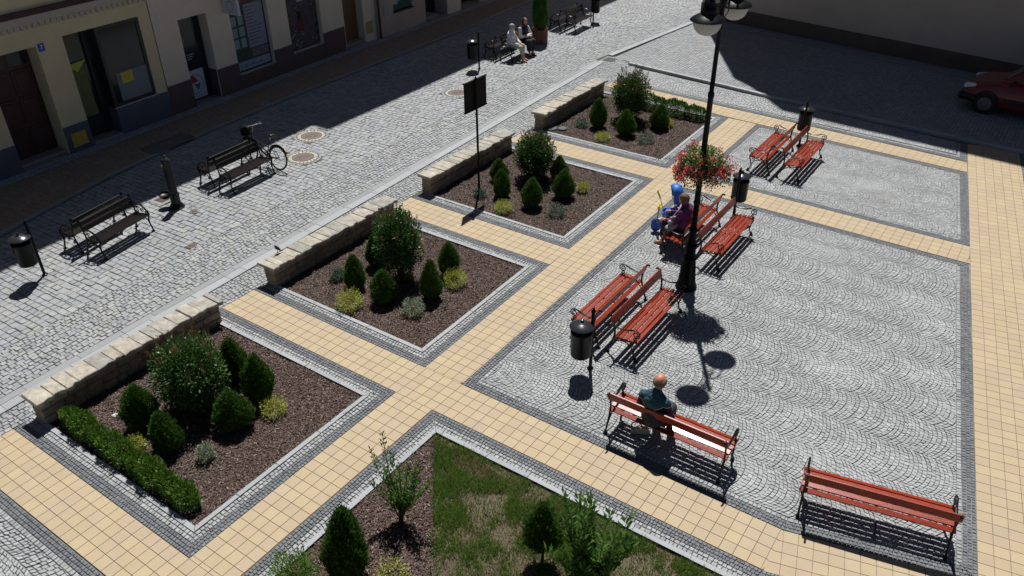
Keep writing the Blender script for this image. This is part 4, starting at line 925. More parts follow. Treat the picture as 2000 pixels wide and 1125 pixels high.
mb = MB(); mb.lathe([(.06, .20), (.13, .26), (.15, .33), (.155, .33), (.145, .30), (.12, .28), (.001, .27)], (-.25, 0, 0), n=18); mb.tube([(-.13, 0, .28), (-.1, 0, .2)], .02, n=6); mb.build('bowl', M_green_iron, t, smooth='auto')
t = thing('planter_box', (-4.80, 18.20, 0), 'round brown wooden slatted planter holding a conifer, beside the seated women', 'planter')
mb = MB()
for k in range(20): a = k * 6.2832 / 20; mb.box((.29 * math.cos(a), .29 * math.sin(a), .28), (.03, .078, .52), rotz(a), bev=.005)
mb.build('staves', mat('red_brown_staves', (.14, .05, .03), .6, noise=.25), t)
mb = MB(); mb.lathe([(.27, .03), (.27, .48), (.001, .48)], n=20); mb.build('liner', M_soil, t)
o = bpy.data.objects.new('potted_conifer', TH[0]); COL.objects.link(o); o.location = (-4.80, 18.20, .45); o.scale = (.66, .66, 1.75); tag(o, 'tall conifer growing in the round wooden planter', 'conifer')

# ------------------------------------------------------------------ organic figures from smooth-blended limbs
def sdf_mesh(prims, vox, k=.03):
    lo = np.array([1e9] * 3); hi = -lo
    for p in prims:
        for q, rr in ((p[1], p[3]), (p[2], p[4])) if p[0] == 'c' else ((p[1], max(p[2])),):
            lo = np.minimum(lo, np.array(q) - rr); hi = np.maximum(hi, np.array(q) + rr)
    lo -= 4 * vox; hi += 4 * vox; dim = np.ceil((hi - lo) / vox).astype(int) + 1; G = np.full(dim, .2)
    for p in prims:
        if p[0] == 'c':
            a, b = np.array(p[1], float), np.array(p[2], float); ra, rb_ = p[3], p[4]; mx = max(ra, rb_) + k + 3 * vox; l = np.minimum(a, b) - mx; h = np.maximum(a, b) + mx
        else:
            a = np.array(p[1], float); rr = np.array(p[2], float); mx = rr.max() + k + 3 * vox; l = a - mx; h = a + mx
        i0 = np.maximum(((l - lo) / vox).astype(int), 0); i1 = np.minimum(((h - lo) / vox).astype(int) + 2, dim)
        X, Y, Z = np.meshgrid(*[lo[d] + vox * np.arange(i0[d], i1[d]) for d in range(3)], indexing='ij')
        if p[0] == 'c':
            ab = b - a; t_ = np.clip(((X - a[0]) * ab[0] + (Y - a[1]) * ab[1] + (Z - a[2]) * ab[2]) / (ab @ ab + 1e-12), 0, 1)
            d = np.sqrt((X - a[0] - t_ * ab[0]) ** 2 + (Y - a[1] - t_ * ab[1]) ** 2 + (Z - a[2] - t_ * ab[2]) ** 2) - (ra + (rb_ - ra) * t_); kk = p[5] if len(p) > 5 else k
        else:
            q = np.stack([(X - a[0]), (Y - a[1]), (Z - a[2])]); 
            if len(p) > 3 and p[3] is not None: q = np.einsum('ji,jxyz->ixyz', np.array(p[3]), q)
            m_ = np.sqrt((q[0] / rr[0]) ** 2 + (q[1] / rr[1]) ** 2 + (q[2] / rr[2]) ** 2); d = (m_ - 1) * rr.min(); kk = p[4] if len(p) > 4 else k
        S = G[i0[0]:i1[0], i0[1]:i1[1], i0[2]:i1[2]]; hh = np.maximum(kk - np.abs(S - d), 0) / kk; S[...] = np.minimum(S, d) - hh * hh * kk * .25
    ins = G < 0; nx, ny, nz = dim
    cnt = np.zeros((nx - 1, ny - 1, nz - 1), np.int8)
    for a in (0, 1):
        for b in (0, 1):
            for c in (0, 1): cnt += ins[a:nx - 1 + a, b:ny - 1 + b, c:nz - 1 + c]
    act = (cnt > 0) & (cnt < 8); idx = np.argwhere(act); ID = -np.ones(act.shape, int); ID[act] = np.arange(len(idx))
    acc = np.zeros((len(idx), 3)); num = np.zeros(len(idx))
    cor = [(a, b, c) for a in (0, 1) for b in (0, 1) for c in (0, 1)]
    for i in range(8):
        for j in range(i + 1, 8):
            if sum(abs(np.array(cor[i]) - cor[j])) != 1: continue
            A = idx + cor[i]; B = idx + cor[j]; va = G[A[:, 0], A[:, 1], A[:, 2]]; vb = G[B[:, 0], B[:, 1], B[:, 2]]; mk = (va < 0) != (vb < 0)
            t_ = np.where(mk, va / (va - vb + 1e-12), 0)[:, None]; acc += np.where(mk[:, None], A + t_ * (B - A), 0); num += mk
    V = lo + vox * acc / num[:, None]; F = []
    for ax in range(3):
        u, v = (ax + 1) % 3, (ax + 2) % 3; s0 = [slice(0, d) for d in dim]; s1 = list(s0); s0[ax] = slice(0, dim[ax] - 1); s1[ax] = slice(1, dim[ax])
        ch = ins[tuple(s0)] != ins[tuple(s1)]; E_ = np.argwhere(ch); E_ = E_[(E_[:, u] > 0) & (E_[:, v] > 0) & (E_[:, u] < dim[u] - 1) & (E_[:, v] < dim[v] - 1)]
        du = np.zeros(3, int); du[u] = 1; dv = np.zeros(3, int); dv[v] = 1
        q = [ID[tuple((E_ - du - dv).T)], ID[tuple((E_ - dv).T)], ID[tuple(E_.T)], ID[tuple((E_ - du).T)]]
        q = np.stack(q, 1); inn = ins[E_[:, 0], E_[:, 1], E_[:, 2]]; q[~inn] = q[~inn][:, ::-1]; F.append(q)
    return V, np.concatenate(F)
def body_part(name, prims, m, parent, vox=.011, k=.03):
    V, F = sdf_mesh(prims, vox, k); return mesh_obj(name, V, F, m, parent, smooth=True)
def hand(w, dirf, up, side, curl=.5, s=1.0):
    """palm and five fingers; w wrist, dirf along the forearm, up back of hand normal"""
    w = np.array(w, float); d = np.array(dirf, float); d /= np.linalg.norm(d); u = np.array(up, float); u -= d * (u @ d); u /= np.linalg.norm(u); sd = np.cross(d, u) * side
    P = [('c', w, w + d * .08 * s, .024 * s, .030 * s)]
    for i, (o, L) in enumerate(((-.030, .062), (-.010, .072), (.010, .068), (.029, .055))):
        a = w + d * .085 * s + sd * o * s; b = a + (d * math.cos(curl) - u * math.sin(curl)) * L * .5 * s; c = b + (d * math.cos(curl * 2.2) - u * math.sin(curl * 2.2)) * L * .5 * s
        P += [('c', a, b, .0095 * s, .0085 * s, .006), ('c', b, c, .0085 * s, .007 * s, .006)]
    a = w + d * .03 * s - sd * .024 * s; b = a + (d * .6 - sd * .7 - u * .3) * .035 * s; c = b + (d * .9 - sd * .1 - u * .4) * .03 * s
    P += [('c', a, b, .012 * s, .010 * s, .008), ('c', b, c, .010 * s, .008 * s, .006)]; return P
def head_prims(c, yaw=0, pitch=0, s=1.0):
    Rm = rotz(yaw) @ rotx(-pitch); c = np.array(c, float); q = lambda *v: c + Rm @ (np.array(v) * s)
    return [('e', q(0, -.012, .025), tuple(np.array((.074, .092, .088)) * s), Rm), ('e', q(0, .025, -.030), tuple(np.array((.058, .062, .075)) * s), Rm), ('c', q(0, .088, .005), q(0, .103, -.022), .009 * s, .014 * s, .012),
            ('c', q(-.025, .078, .022), q(.025, .078, .022), .010 * s, .010 * s, .012), ('c', q(-.018, .078, -.055), q(.018, .078, -.055), .009 * s, .009 * s, .012), ('c', q(0, .06, -.09), q(0, .07, -.085), .018 * s, .016 * s, .02),
            ('e', q(.074, -.008, -.005), tuple(np.array((.012, .020, .030)) * s), Rm, .006), ('e', q(-.074, -.008, -.005), tuple(np.array((.012, .020, .030)) * s), Rm, .006)], Rm
M_skin = mat('skin', (.50, .27, .18), .55, noise=.08, nscale=30); M_skin2 = mat('ruddy_skin', (.52, .23, .15), .5, noise=.1, nscale=30)
def person(label, loc, rz, head, neck, chest, el, wr, kn, an, mats, hair, yaw=0, pitch=0, top_r=(.145, .16, .17), sleeve=.95, skirt=False, trouser_end=1.0, hips=(0, 0, .53), sh=.17, skin=None, hs=1.08):
    t = thing('person', loc, label, 'person', rz=rz); skin = skin or M_skin
    hp, Rm = head_prims(head, yaw, pitch, hs); hips = np.array(hips, float); chest = np.array(chest, float); neck = np.array(neck, float); waist = hips * .55 + chest * .45
    S = [chest + np.array([s_ * sh, -.005, .070]) for s_ in (-1, 1)]
    B = list(hp) + [('c', neck, np.array(head) + Rm @ np.array((0, -.02, -.04)), .052, .050), ('c', chest + np.array((0, 0, .09)), neck, .07, .05)]
    tor = [('e', chest, (sh * .98, .115, .155)), ('e', waist, (.135, .105, .13)), ('e', hips, (.165, .13, .12))]
    B += tor
    for i, s_ in enumerate((-1, 1)):
        B += [('c', S[i], el[i], .050, .040), ('c', el[i], wr[i], .040, .027)]
        d = np.array(wr[i], float) - np.array(el[i], float); B += hand(wr[i], d, (0, .1, 1), -s_, .7)
        h_ = hips + np.array([s_ * .09, .02, -.01]); toe = np.array(an[i]) + np.array((s_ * .02, .15, -.045))
        B += [('c', h_, kn[i], .080, .055), ('c', kn[i], an[i], .055, .036), ('c', an[i], toe, .038, .028)]
    body_part('body', B, skin, t, .0095, .022)
    g = .014
    TP = [('c', S[0], neck + np.array((0, -.01, -.01)), .060, .070), ('c', S[1], neck + np.array((0, -.01, -.01)), .060, .070), ('e', chest, (sh * .98 + g, .13 + g, .17 + g)), ('e', waist, (.16 + g + .02, .125 + g + .02, .15)), ('e', hips + np.array((0, 0, .035)), (.18 + g, .14 + g, .11)), ('c', S[0], S[1], .058, .058), ('c', chest + np.array((0, -.01, .10)), neck + np.array((0, 0, .0)), .095, .066)]
    for i in range(2):
        e = np.array(el[i], float); w = np.array(wr[i], float); TP += [('c', S[i], e, .064, .054)]
        if sleeve > .5: TP.append(('c', e, e + (w - e) * (sleeve - .5) * 2 * .95, .054, .042))
    body_part('top', TP, mats['top'], t, .011, .03)
    if skirt:
        KP = [('e', hips, (.18, .15, .11))] + [('c', hips + np.array([s_ * .08, .02, -.01]), kn[i], .105, .105) for i, s_ in enumerate((-1, 1))] + [('c', kn[i], np.array(kn[i]) * .45 + np.array(an[i]) * .55, .105, .10) for i in range(2)]
        body_part('skirt', KP, mats['bottom'], t, .012, .06)
    else:
        KP = [('e', hips - np.array((0, 0, .01)), (.175, .145, .11))]
        for i, s_ in enumerate((-1, 1)):
            h_ = hips + np.array([s_ * .09, .02, -.01]); k_ = np.array(kn[i], float); a_ = np.array(an[i], float); KP += [('c', h_, k_, .096, .072), ('c', k_, k_ + (a_ - k_) * trouser_end, .072, .058)]
        body_part('trousers', KP, mats['bottom'], t, .011, .025)
    for i, s_ in enumerate((-1, 1)):
        a_ = np.array(an[i], float); body_part('shoe', [('c', a_ + np.array((0, -.03, -.035)), a_ + np.array((s_ * .02, .14, -.05)), .045, .036)], mats['shoe'], t, .010, .02)
    H = [(p_[0], np.array(head) + Rm @ (np.array(p_[1]) * hs), tuple(np.array(p_[2]) * hs), Rm) for p_ in hair]; body_part('hair', H, mats['hair'], t, .008, .02)
    mb = MB()
    for s_ in (-1, 1): mb.lathe([(.001, -.008), (.009, 0), (.001, .008)], tuple(np.array(head) + Rm @ (np.array((s_ * .03, .085, .008)) * hs)), n=8)
    mb.build('eyes', mat('eye_dark', (.03, .02, .015), .3), t)
    return t
def jacket_mat():
    m = mat('teal_purple_jacket', (.02, .10, .12), .45); n = m.node_tree; N = n.nodes; L = n.links; b = N['Principled BSDF']; tc = N.new('ShaderNodeTexCoord'); sp = N.new('ShaderNodeSeparateXYZ'); L.new(tc.outputs['Object'], sp.inputs[0])
    def mth(op, a, b_=None, c=None):
        q = N.new('ShaderNodeMath'); q.operation = op
        for i, v in enumerate((a, b_, c)):
            if v is None: continue
            if isinstance(v, (int, float)): q.inputs[i].default_value = v
            else: L.new(v, q.inputs[i])
        return q.outputs[0]
    ax = mth('ABSOLUTE', sp.outputs[0]); line = mth('MULTIPLY_ADD', mth('MINIMUM', ax, .18), .60, .79); d = mth('SUBTRACT', sp.outputs[2], line)
    up = mth('GREATER_THAN', d, .0); st = mth('LESS_THAN', mth('ABSOLUTE', d), .008); sl_ = mth('GREATER_THAN', ax, .205); dn = mth('LESS_THAN', d, -.008); pur = mth('MULTIPLY', sl_, dn)
    def mix(f, a, c):
        q = N.new('ShaderNodeMix'); q.data_type = 'RGBA'; L.new(f, q.inputs[0])
        for i, v in ((6, a), (7, c)):
            if isinstance(v, tuple): q.inputs[i].default_value = (*v, 1)
            else: L.new(v, q.inputs[i])
        return q.outputs[2]
    c = mix(up, (.008, .014, .026), (.014, .070, .088)); c = mix(pur, c, (.030, .018, .085)); c = mix(st, c, (.62, .55, .52)); L.new(c, b.inputs['Base Color'])
    nz = N.new('ShaderNodeTexNoise'); nz.inputs['Scale'].default_value = 7; nz.inputs['Detail'].default_value = 4; nz.inputs['Distortion'].default_value = 1.5; L.new(tc.outputs['Object'], nz.inputs[0]); bp = N.new('ShaderNodeBump'); bp.inputs['Strength'].default_value = 1; bp.inputs['Distance'].default_value = .05; L.new(nz.outputs[0], bp.inputs['Height']); L.new(bp.outputs[0], b.inputs['Normal']); b.inputs['Roughness'].default_value = .7; return m
# man on the near bench: faces +y, seen from behind
person('man in a teal and purple jacket seated on the near red bench, seen from behind', (8.72, .28, -.02), 0, (.02, .33, 1.215), (.01, .27, 1.055), (0, .235, .865),
       [(-.255, .28, .665), (.265, .29, .665)], [(-.10, .52, .60), (.12, .52, .60)], [(-.12, .66, .52), (.13, .66, .52)], [(-.12, .70, .09), (.14, .70, .09)],
       dict(top=jacket_mat(), bottom=mat('dark_trousers', (.03, .03, .035), .8), shoe=mat('dark_shoe', (.02, .02, .02), .5), hair=mat('grey_brown_hair', (.20, .13, .09), .8, noise=.4, nscale=60)),
       [('e', (0, -.048, .0), (.083, .066, .068)), ('e', (.058, -.01, .02), (.030, .06, .05)), ('e', (-.058, -.01, .02), (.030, .06, .05))], hips=(0, .25, .53), skin=M_skin2, sh=.19, hs=1.15)
# woman in purple, faces -x (rz 90 deg), far side of the lamp
person('woman in a purple top seated behind the lamp post, seen from behind', (6.70, 6.52, -.02), R_(90), (-.0, .27, 1.18), (0, .22, 1.06), (0, .19, .87),
       [(-.24, .33, .70), (.25, .36, .72)], [(-.16, .56, .66), (.15, .60, .72)], [(-.12, .55, .52), (.12, .55, .52)], [(-.14, .60, .09), (.12, .58, .09)],
       dict(top=mat('purple_knit', (.12, .018, .10), .85, noise=.12, nscale=40, bump=1, bscale=8), bottom=mat('dark_skirt', (.022, .012, .02), .85), shoe=mat('tan_shoe', (.25, .16, .10), .6), hair=mat('short_brown_hair', (.13, .075, .045), .75, noise=.4, nscale=60)),
       [('e', (0, -.022, .035), (.088, .096, .082)), ('e', (0, -.045, -.02), (.086, .068, .070))], hips=(0, .18, .53), skirt=True, sh=.185, yaw=-.35, hs=1.2)
person('grey haired woman in a white shirt and pale cropped trousers on the dark bench', (-4.73, 15.78, -.02), R_(-82), (.02, .30, 1.19), (.01, .26, 1.07), (0, .235, .88),
       [(-.23, .36, .68), (.22, .38, .68)], [(-.08, .60, .60), (.12, .60, .60)], [(-.10, .66, .53), (.12, .68, .53)], [(-.05, .72, .09), (.16, .80, .09)],
       dict(top=mat('white_shirt', (.60, .57, .60), .8, noise=.06, bump=1, bscale=8), bottom=mat('pale_trousers', (.42, .41, .33), .8), shoe=mat('tan_sandal', (.22, .13, .09), .6), hair=mat('grey_hair', (.30, .28, .27), .7, noise=.35, nscale=60)),
       [('e', (0, -.022, .035), (.086, .094, .080)), ('e', (0, -.055, -.02), (.078, .058, .060))], hips=(0, .22, .53), yaw=.7, trouser_end=.45)
person('dark haired woman in a black vest and white blouse on the dark bench', (-4.75, 16.72, -.02), R_(-105), (-.03, .28, 1.20), (-.01, .25, 1.08), (0, .235, .88),
       [(-.25, .34, .70), (.25, .34, .70)], [(.03, .48, .72), (-.04, .50, .70)], [(-.10, .62, .53), (.10, .64, .53)], [(-.10, .66, .09), (.10, .70, .09)],
       dict(top=mat('black_vest', (.015, .015, .03), .8), bottom=mat('black_skirt', (.012, .012, .014), .85), shoe=mat('black_shoe', (.015, .015, .015), .5), hair=mat('dark_hair', (.03, .018, .012), .6, noise=.3, nscale=60)),
       [('e', (0, -.025, .040), (.086, .090, .080)), ('e', (0, -.055, -.03), (.080, .055, .075)), ('e', (.06, -.02, -.03), (.028, .05, .07)), ('e', (-.06, -.02, -.03), (.028, .05, .07))], hips=(0, .22, .53), skirt=True, sleeve=.4, yaw=-.35)
w2 = [o for o in bpy.data.objects if o.get('category') == 'person'][-1]
M_blouse = mat('white_blouse', (.62, .60, .58), .75, noise=.12, nscale=25)
for s_, e, w in ((-1, (-.25, .34, .70), (.03, .48, .72)), (1, (.25, .34, .70), (-.04, .50, .70))):
    e = np.array(e); w = np.array(w); body_part('blouse_sleeve', [('c', (s_ * .175, .235, .945), e, .078, .066), ('c', e, e + (w - e) * .85, .066, .050)], M_blouse, w2, .011, .02)

# ------------------------------------------------------------------ small belongings
def bag(nm, prims, m, loc, rz, label, strap=None, sm_=None, cat='bag', vox=.009, k=.04):
    t = thing(nm, loc, label, cat, rz=rz); V, F = sdf_mesh(prims, vox, k); mesh_obj('body', V, F, m, t, smooth=True)
    if strap is not None: mb = MB(); mb.tube(smooth(strap), .009, n=6); mb.build('strap', sm_, t)
    return t
M_strap = mat('black_strap', (.02, .02, .02), .7)
bag('shoulder_bag', [('c', (-.14, 0, .08), (.14, .0, .08), .075, .07), ('c', (-.11, 0, .22), (.11, 0, .20), .045, .045), ('c', (-.06, .01, .30), (.05, .0, .29), .025, .025)], mat('silver_grey_bag', (.36, .36, .37), .45, noise=.25, nscale=9, bump=.4, bscale=12), (6.35, 6.27, .50), R_(75), 'silver grey shoulder bag hanging at the side of the woman in purple', [(-.08, .0, .2), (-.05, -.02, .34), (.12, -.06, .48), (.26, -.10, .50)], mat('pale_strap', (.4, .38, .36), .6))
bag('cloth_bag', [('c', (-.10, 0, .05), (.10, .03, .05), .055, .05), ('c', (-.04, 0, .12), (.08, .02, .11), .04, .04)], mat('beige_cloth', (.34, .31, .25), .85, noise=.3, nscale=8), (8.50, .62, 0), .3, 'pale cloth bag with a black strap under the seated man', [(-.12, 0, .06), (-.15, .03, .16), (-.05, .03, .20), (.04, .0, .15)], M_strap)
bag('white_bundle', [('c', (-.12, 0, .03), (.10, 0, .03), .03, .03), ('c', (-.02, 0, .06), (.05, .0, .07), .04, .03)], mat('white_cloth', (.55, .55, .54), .8), (-4.62, 15.50, .43), R_(80), 'white bundle lying on the dark bench beside the grey haired woman')
t = thing('wicker_basket', (-4.60, 16.27, .43), 'round straw basket standing on the bench between the two women', 'basket')
mb = MB(); mb.lathe([(.10, 0), (.12, .01), (.15, .10), (.155, .20), (.14, .26), (.128, .26), (.14, .20), (.10, .02), (.001, .02)], n=22)
for k in range(7): mb.torus((0, 0, .03 + k * .034), .118 + .035 * math.sin(.5 + k * .3), .008, n=22, m_=5)
mb.build('body', mat('straw', (.42, .25, .09), .75, noise=.3, nscale=40), t)
mb = MB(); mb.tube([(.14 * math.cos(a), 0, .24 + .20 * math.sin(a)) for a in [math.pi * i / 12 for i in range(13)]], .010, n=6); mb.build('handle', mat('straw', (0, 0, 0)), t)
# child's tricycle with canopy
t = thing('child_tricycle', (5.98, 7.0, 0), "blue child's push tricycle with canopy and yellow push handle", 'tricycle', rz=R_(122)); t.scale = (1.25, .95, 1.3)
M_blue = mat('blue_plastic', (.010, .075, .48), .3, coat=.3); M_canopy = mat('blue_nylon', (.03, .17, .60), .5); M_yellow = mat('yellow_plastic', (.80, .70, .03), .35)
V = []; nn = 14; mm = 9
for i in range(nn + 1):
    a = math.pi * (i / nn) 
    for j in range(mm + 1):
        b = -.25 + (math.pi * .62 + .25) * j / mm; V.append((.17 * math.cos(a), -.02 - .24 * math.cos(b) * math.sin(a) ** .7, .62 + .30 * math.sin(b + .2) * math.sin(a) ** .5))
F = [(i * (mm + 1) + j, (i + 1) * (mm + 1) + j, (i + 1) * (mm + 1) + j + 1, i * (mm + 1) + j + 1) for i in range(nn) for j in range(mm)]
o = mesh_obj('canopy', V, F, M_canopy, t, smooth=True); sm = o.modifiers.new('s', 'SOLIDIFY'); sm.thickness = .006
V, F = sdf_mesh([('c', (-.08, -.12, .42), (.08, -.12, .42), .05, .05), ('c', (0, .02, .34), (0, -.08, .34), .12, .12), ('c', (-.06, -.14, .56), (.06, -.14, .56), .045, .045)], .012, .05); mesh_obj('seat', V, F, M_blue, t, smooth=True)
mb = MB(); mb.tube([(0, .32, .18), (0, .05, .26), (0, -.2, .20)], .018, n=8); mb.tube([(0, .32, .18), (0, .28, .52)], .016, n=8); mb.tube([(-.16, -.02, .62), (-.16, -.14, .40), (0, -.16, .28)], .008, n=6); mb.tube([(.16, -.02, .62), (.16, -.14, .40), (0, -.16, .28)], .008, n=6); mb.build('frame', mat('grey_steel', (.35, .35, .37), .35, metal=.7), t)
mb = MB(); mb.tube([(-.14, .27, .53), (0, .28, .54), (.14, .27, .53)], .014, n=7); mb.box((0, .30, .47), (.08, .05, .08), bev=.01); mb.build('handlebar', M_yellow, t)
mb = MB(); mb.tube([(.0, .12, .28), (.0, .30, .68)], .010, n=7); mb.build('push_pole', mat('grey_steel', (0, 0, 0)), t)
mb = MB(); mb.tube([(.0, .29, .66), (.0, .37, .80)], .020, n=8); mb.build('push_handle', M_yellow, t)
for (x, y, rr) in ((0, .32, .13), (-.16, -.2, .10), (.16, -.2, .10)):
    mb = MB(); mb.torus((x, y, rr), rr - .018, .018, roty(math.pi / 2), n=22); mb.lathe([(rr - .03, -.012), (rr - .03, .012), (.001, .014)], (x, y, rr), n=16, rot=roty(math.pi / 2)); mb.build('wheel', M_blue, t)
t = thing('blue_bucket', (5.74, 7.42, 0), "open blue plastic tub on the setts in front of the woman in purple", 'tub')
mb = MB(); mb.lathe([(.09, .10), (.125, .12), (.15, .26), (.165, .27), (.165, .285), (.145, .28), (.11, .14), (.001, .135)], n=24); o = mb.build('tub', M_blue, t, smooth='auto'); 
mb = MB(); mb.torus((0, 0, .28), .158, .011, n=26); mb.build('rim', mat('light_blue_plastic', (.08, .32, .75), .35), t)
mb = MB()
for a in (.6, 2.5, 4.6): mb.tube([(.09 * math.cos(a), .09 * math.sin(a), .12), (.13 * math.cos(a), .13 * math.sin(a), 0)], .012, n=6)
mb.build('legs', M_blackp, t)

# ------------------------------------------------------------------ bicycle behind the second dark bench
def bicycle(loc, rz, lean, label):
    t = thing('bicycle', loc, label, 'bicycle'); t.rotation_euler = (lean, 0, rz)
    M_bf = mat('bike_frame', (.02, .02, .025), .3, coat=.5); M_tyre = mat('tyre_rubber', (.015, .015, .015), .8); M_chr = mat('chrome', (.6, .6, .6), .2, metal=1)
    Rw = .33; rx90 = rotx(math.pi / 2)
    for nm, x in (('rear_wheel', 0), ('front_wheel', 1.08)):
        mb = MB(); mb.torus((x, 0, Rw), Rw - .018, .019, rx90, n=40, m_=8); w = mb.build(nm, M_tyre, t, smooth=True)
        mb = MB(); mb.torus((x, 0, Rw), Rw - .042, .010, rx90, n=40); mb.tube([(x, -.04, Rw), (x, .04, Rw)], .02, n=8)
        for k in range(24): a = k * 6.2832 / 24; mb.tube([(x, .02 * (-1) ** k, Rw), (x + (Rw - .045) * math.cos(a), 0, Rw + (Rw - .045) * math.sin(a))], .0018, n=4)
        mb.build('rim', M_chr, w)
    mb = MB(); bb = (.42, 0, .28); st = (.28, 0, .78); hd = (.93, 0, .86); hd2 = (.96, 0, .70)
    for a, b, r_ in ((bb, st, .016), (bb, hd2, .018), (bb, (.86, 0, .56), .014), (hd, hd2, .02), (st, hd, .013) if False else ((.33, 0, .55), hd2, .016), ((0, .05, Rw), bb, .009), ((0, -.05, Rw), bb, .009), ((0, .05, Rw), (.30, .01, .70), .008), ((0, -.05, Rw), (.30, -.01, .70), .008), (hd2, (1.08, .045, Rw), .011), (hd2, (1.08, -.045, Rw), .011)): mb.tube([a, b], r_, n=8)
    mb.build('frame', M_bf, t)
    mb = MB(); mb.tube([hd, (.90, 0, 1.02)], .013, n=8); mb.tube(smooth([(.72, -.29, 1.03), (.84, -.24, 1.07), (.91, -.1, 1.04), (.91, .1, 1.04), (.84, .24, 1.07), (.72, .29, 1.03)]), .011, n=7); mb.tube([(.80, -.2, 1.06), (.88, -.22, 1.12)], .006, n=5); mb.build('handlebar', M_chr, t)
    mb = MB(); mb.tube([(.70, -.30, 1.025), (.80, -.26, 1.055)], .017, n=7); mb.tube([(.70, .30, 1.025), (.80, .26, 1.055)], .017, n=7); mb.build('grips', M_blackp, t)
    V, F = sdf_mesh([('c', (.17, -.05, .90), (.17, .05, .90), .045, .045), ('c', (.20, 0, .90), (.40, 0, .90), .035, .018)], .01, .03); mesh_obj('saddle', V, F, mat('dark_leather', (.03, .02, .02), .35), t, smooth=True)
    mb = MB(); mb.tube([st, (.255, 0, .87)], .012, n=7); mb.build('seat_post', M_chr, t)
    for x0, a0, a1 in ((0, .3, 2.6), (1.08, .9, 3.0)):
        mb = MB(); P = [(x0 + (Rw + .02) * math.cos(a0 + (a1 - a0) * i / 12), 0, Rw + (Rw + .02) * math.sin(a0 + (a1 - a0) * i / 12)) for i in range(13)]; mb.tube(P, .022, n=6, flat=.3); mb.build('mudguard', M_bf, t)
    mb = MB()
    for z in (.0, .07, .14, .21): mb.torus((1.16, 0, .74 + z), .13 + z * .12, .006, n=20, m_=5)
    for k in range(14): a = k * 6.2832 / 14; mb.tube([(1.16 + .13 * math.cos(a), .13 * math.sin(a), .74), (1.16 + .156 * math.cos(a), .156 * math.sin(a), .95)], .005, n=4)
    mb.lathe([(.001, 0), (.125, 0), (.14, .16), (.13, .16), (.115, .01), (.001, .01)], (1.16, 0, .74), n=18); mb.build('front_basket', M_blackp, t)
    mb = MB(); mb.lathe([(.09, -.01), (.09, .01), (.001, .01)], (.42, -.05, .28), n=18, rot=rx90); mb.tube([(.42, -.07, .28), (.50, -.08, .13)], .008, n=5); mb.tube([(.42, .05, .28), (.34, .07, .43)], .008, n=5); mb.box((.51, -.12, .12), (.07, .08, .02)); mb.box((.33, .11, .44), (.07, .08, .02)); mb.build('crank', M_chr, t)
    mb = MB(); mb.box((-.33, 0, .55), (.03, .05, .05), bev=.005); mb.build('rear_reflector', mat('red_reflector', (.6, .12, .02), .3), t)
    return t
bicycle((-4.08, 4.32, 0), R_(183), R_(8), 'black city bicycle leaning at the end of the dark bench near the manholes')

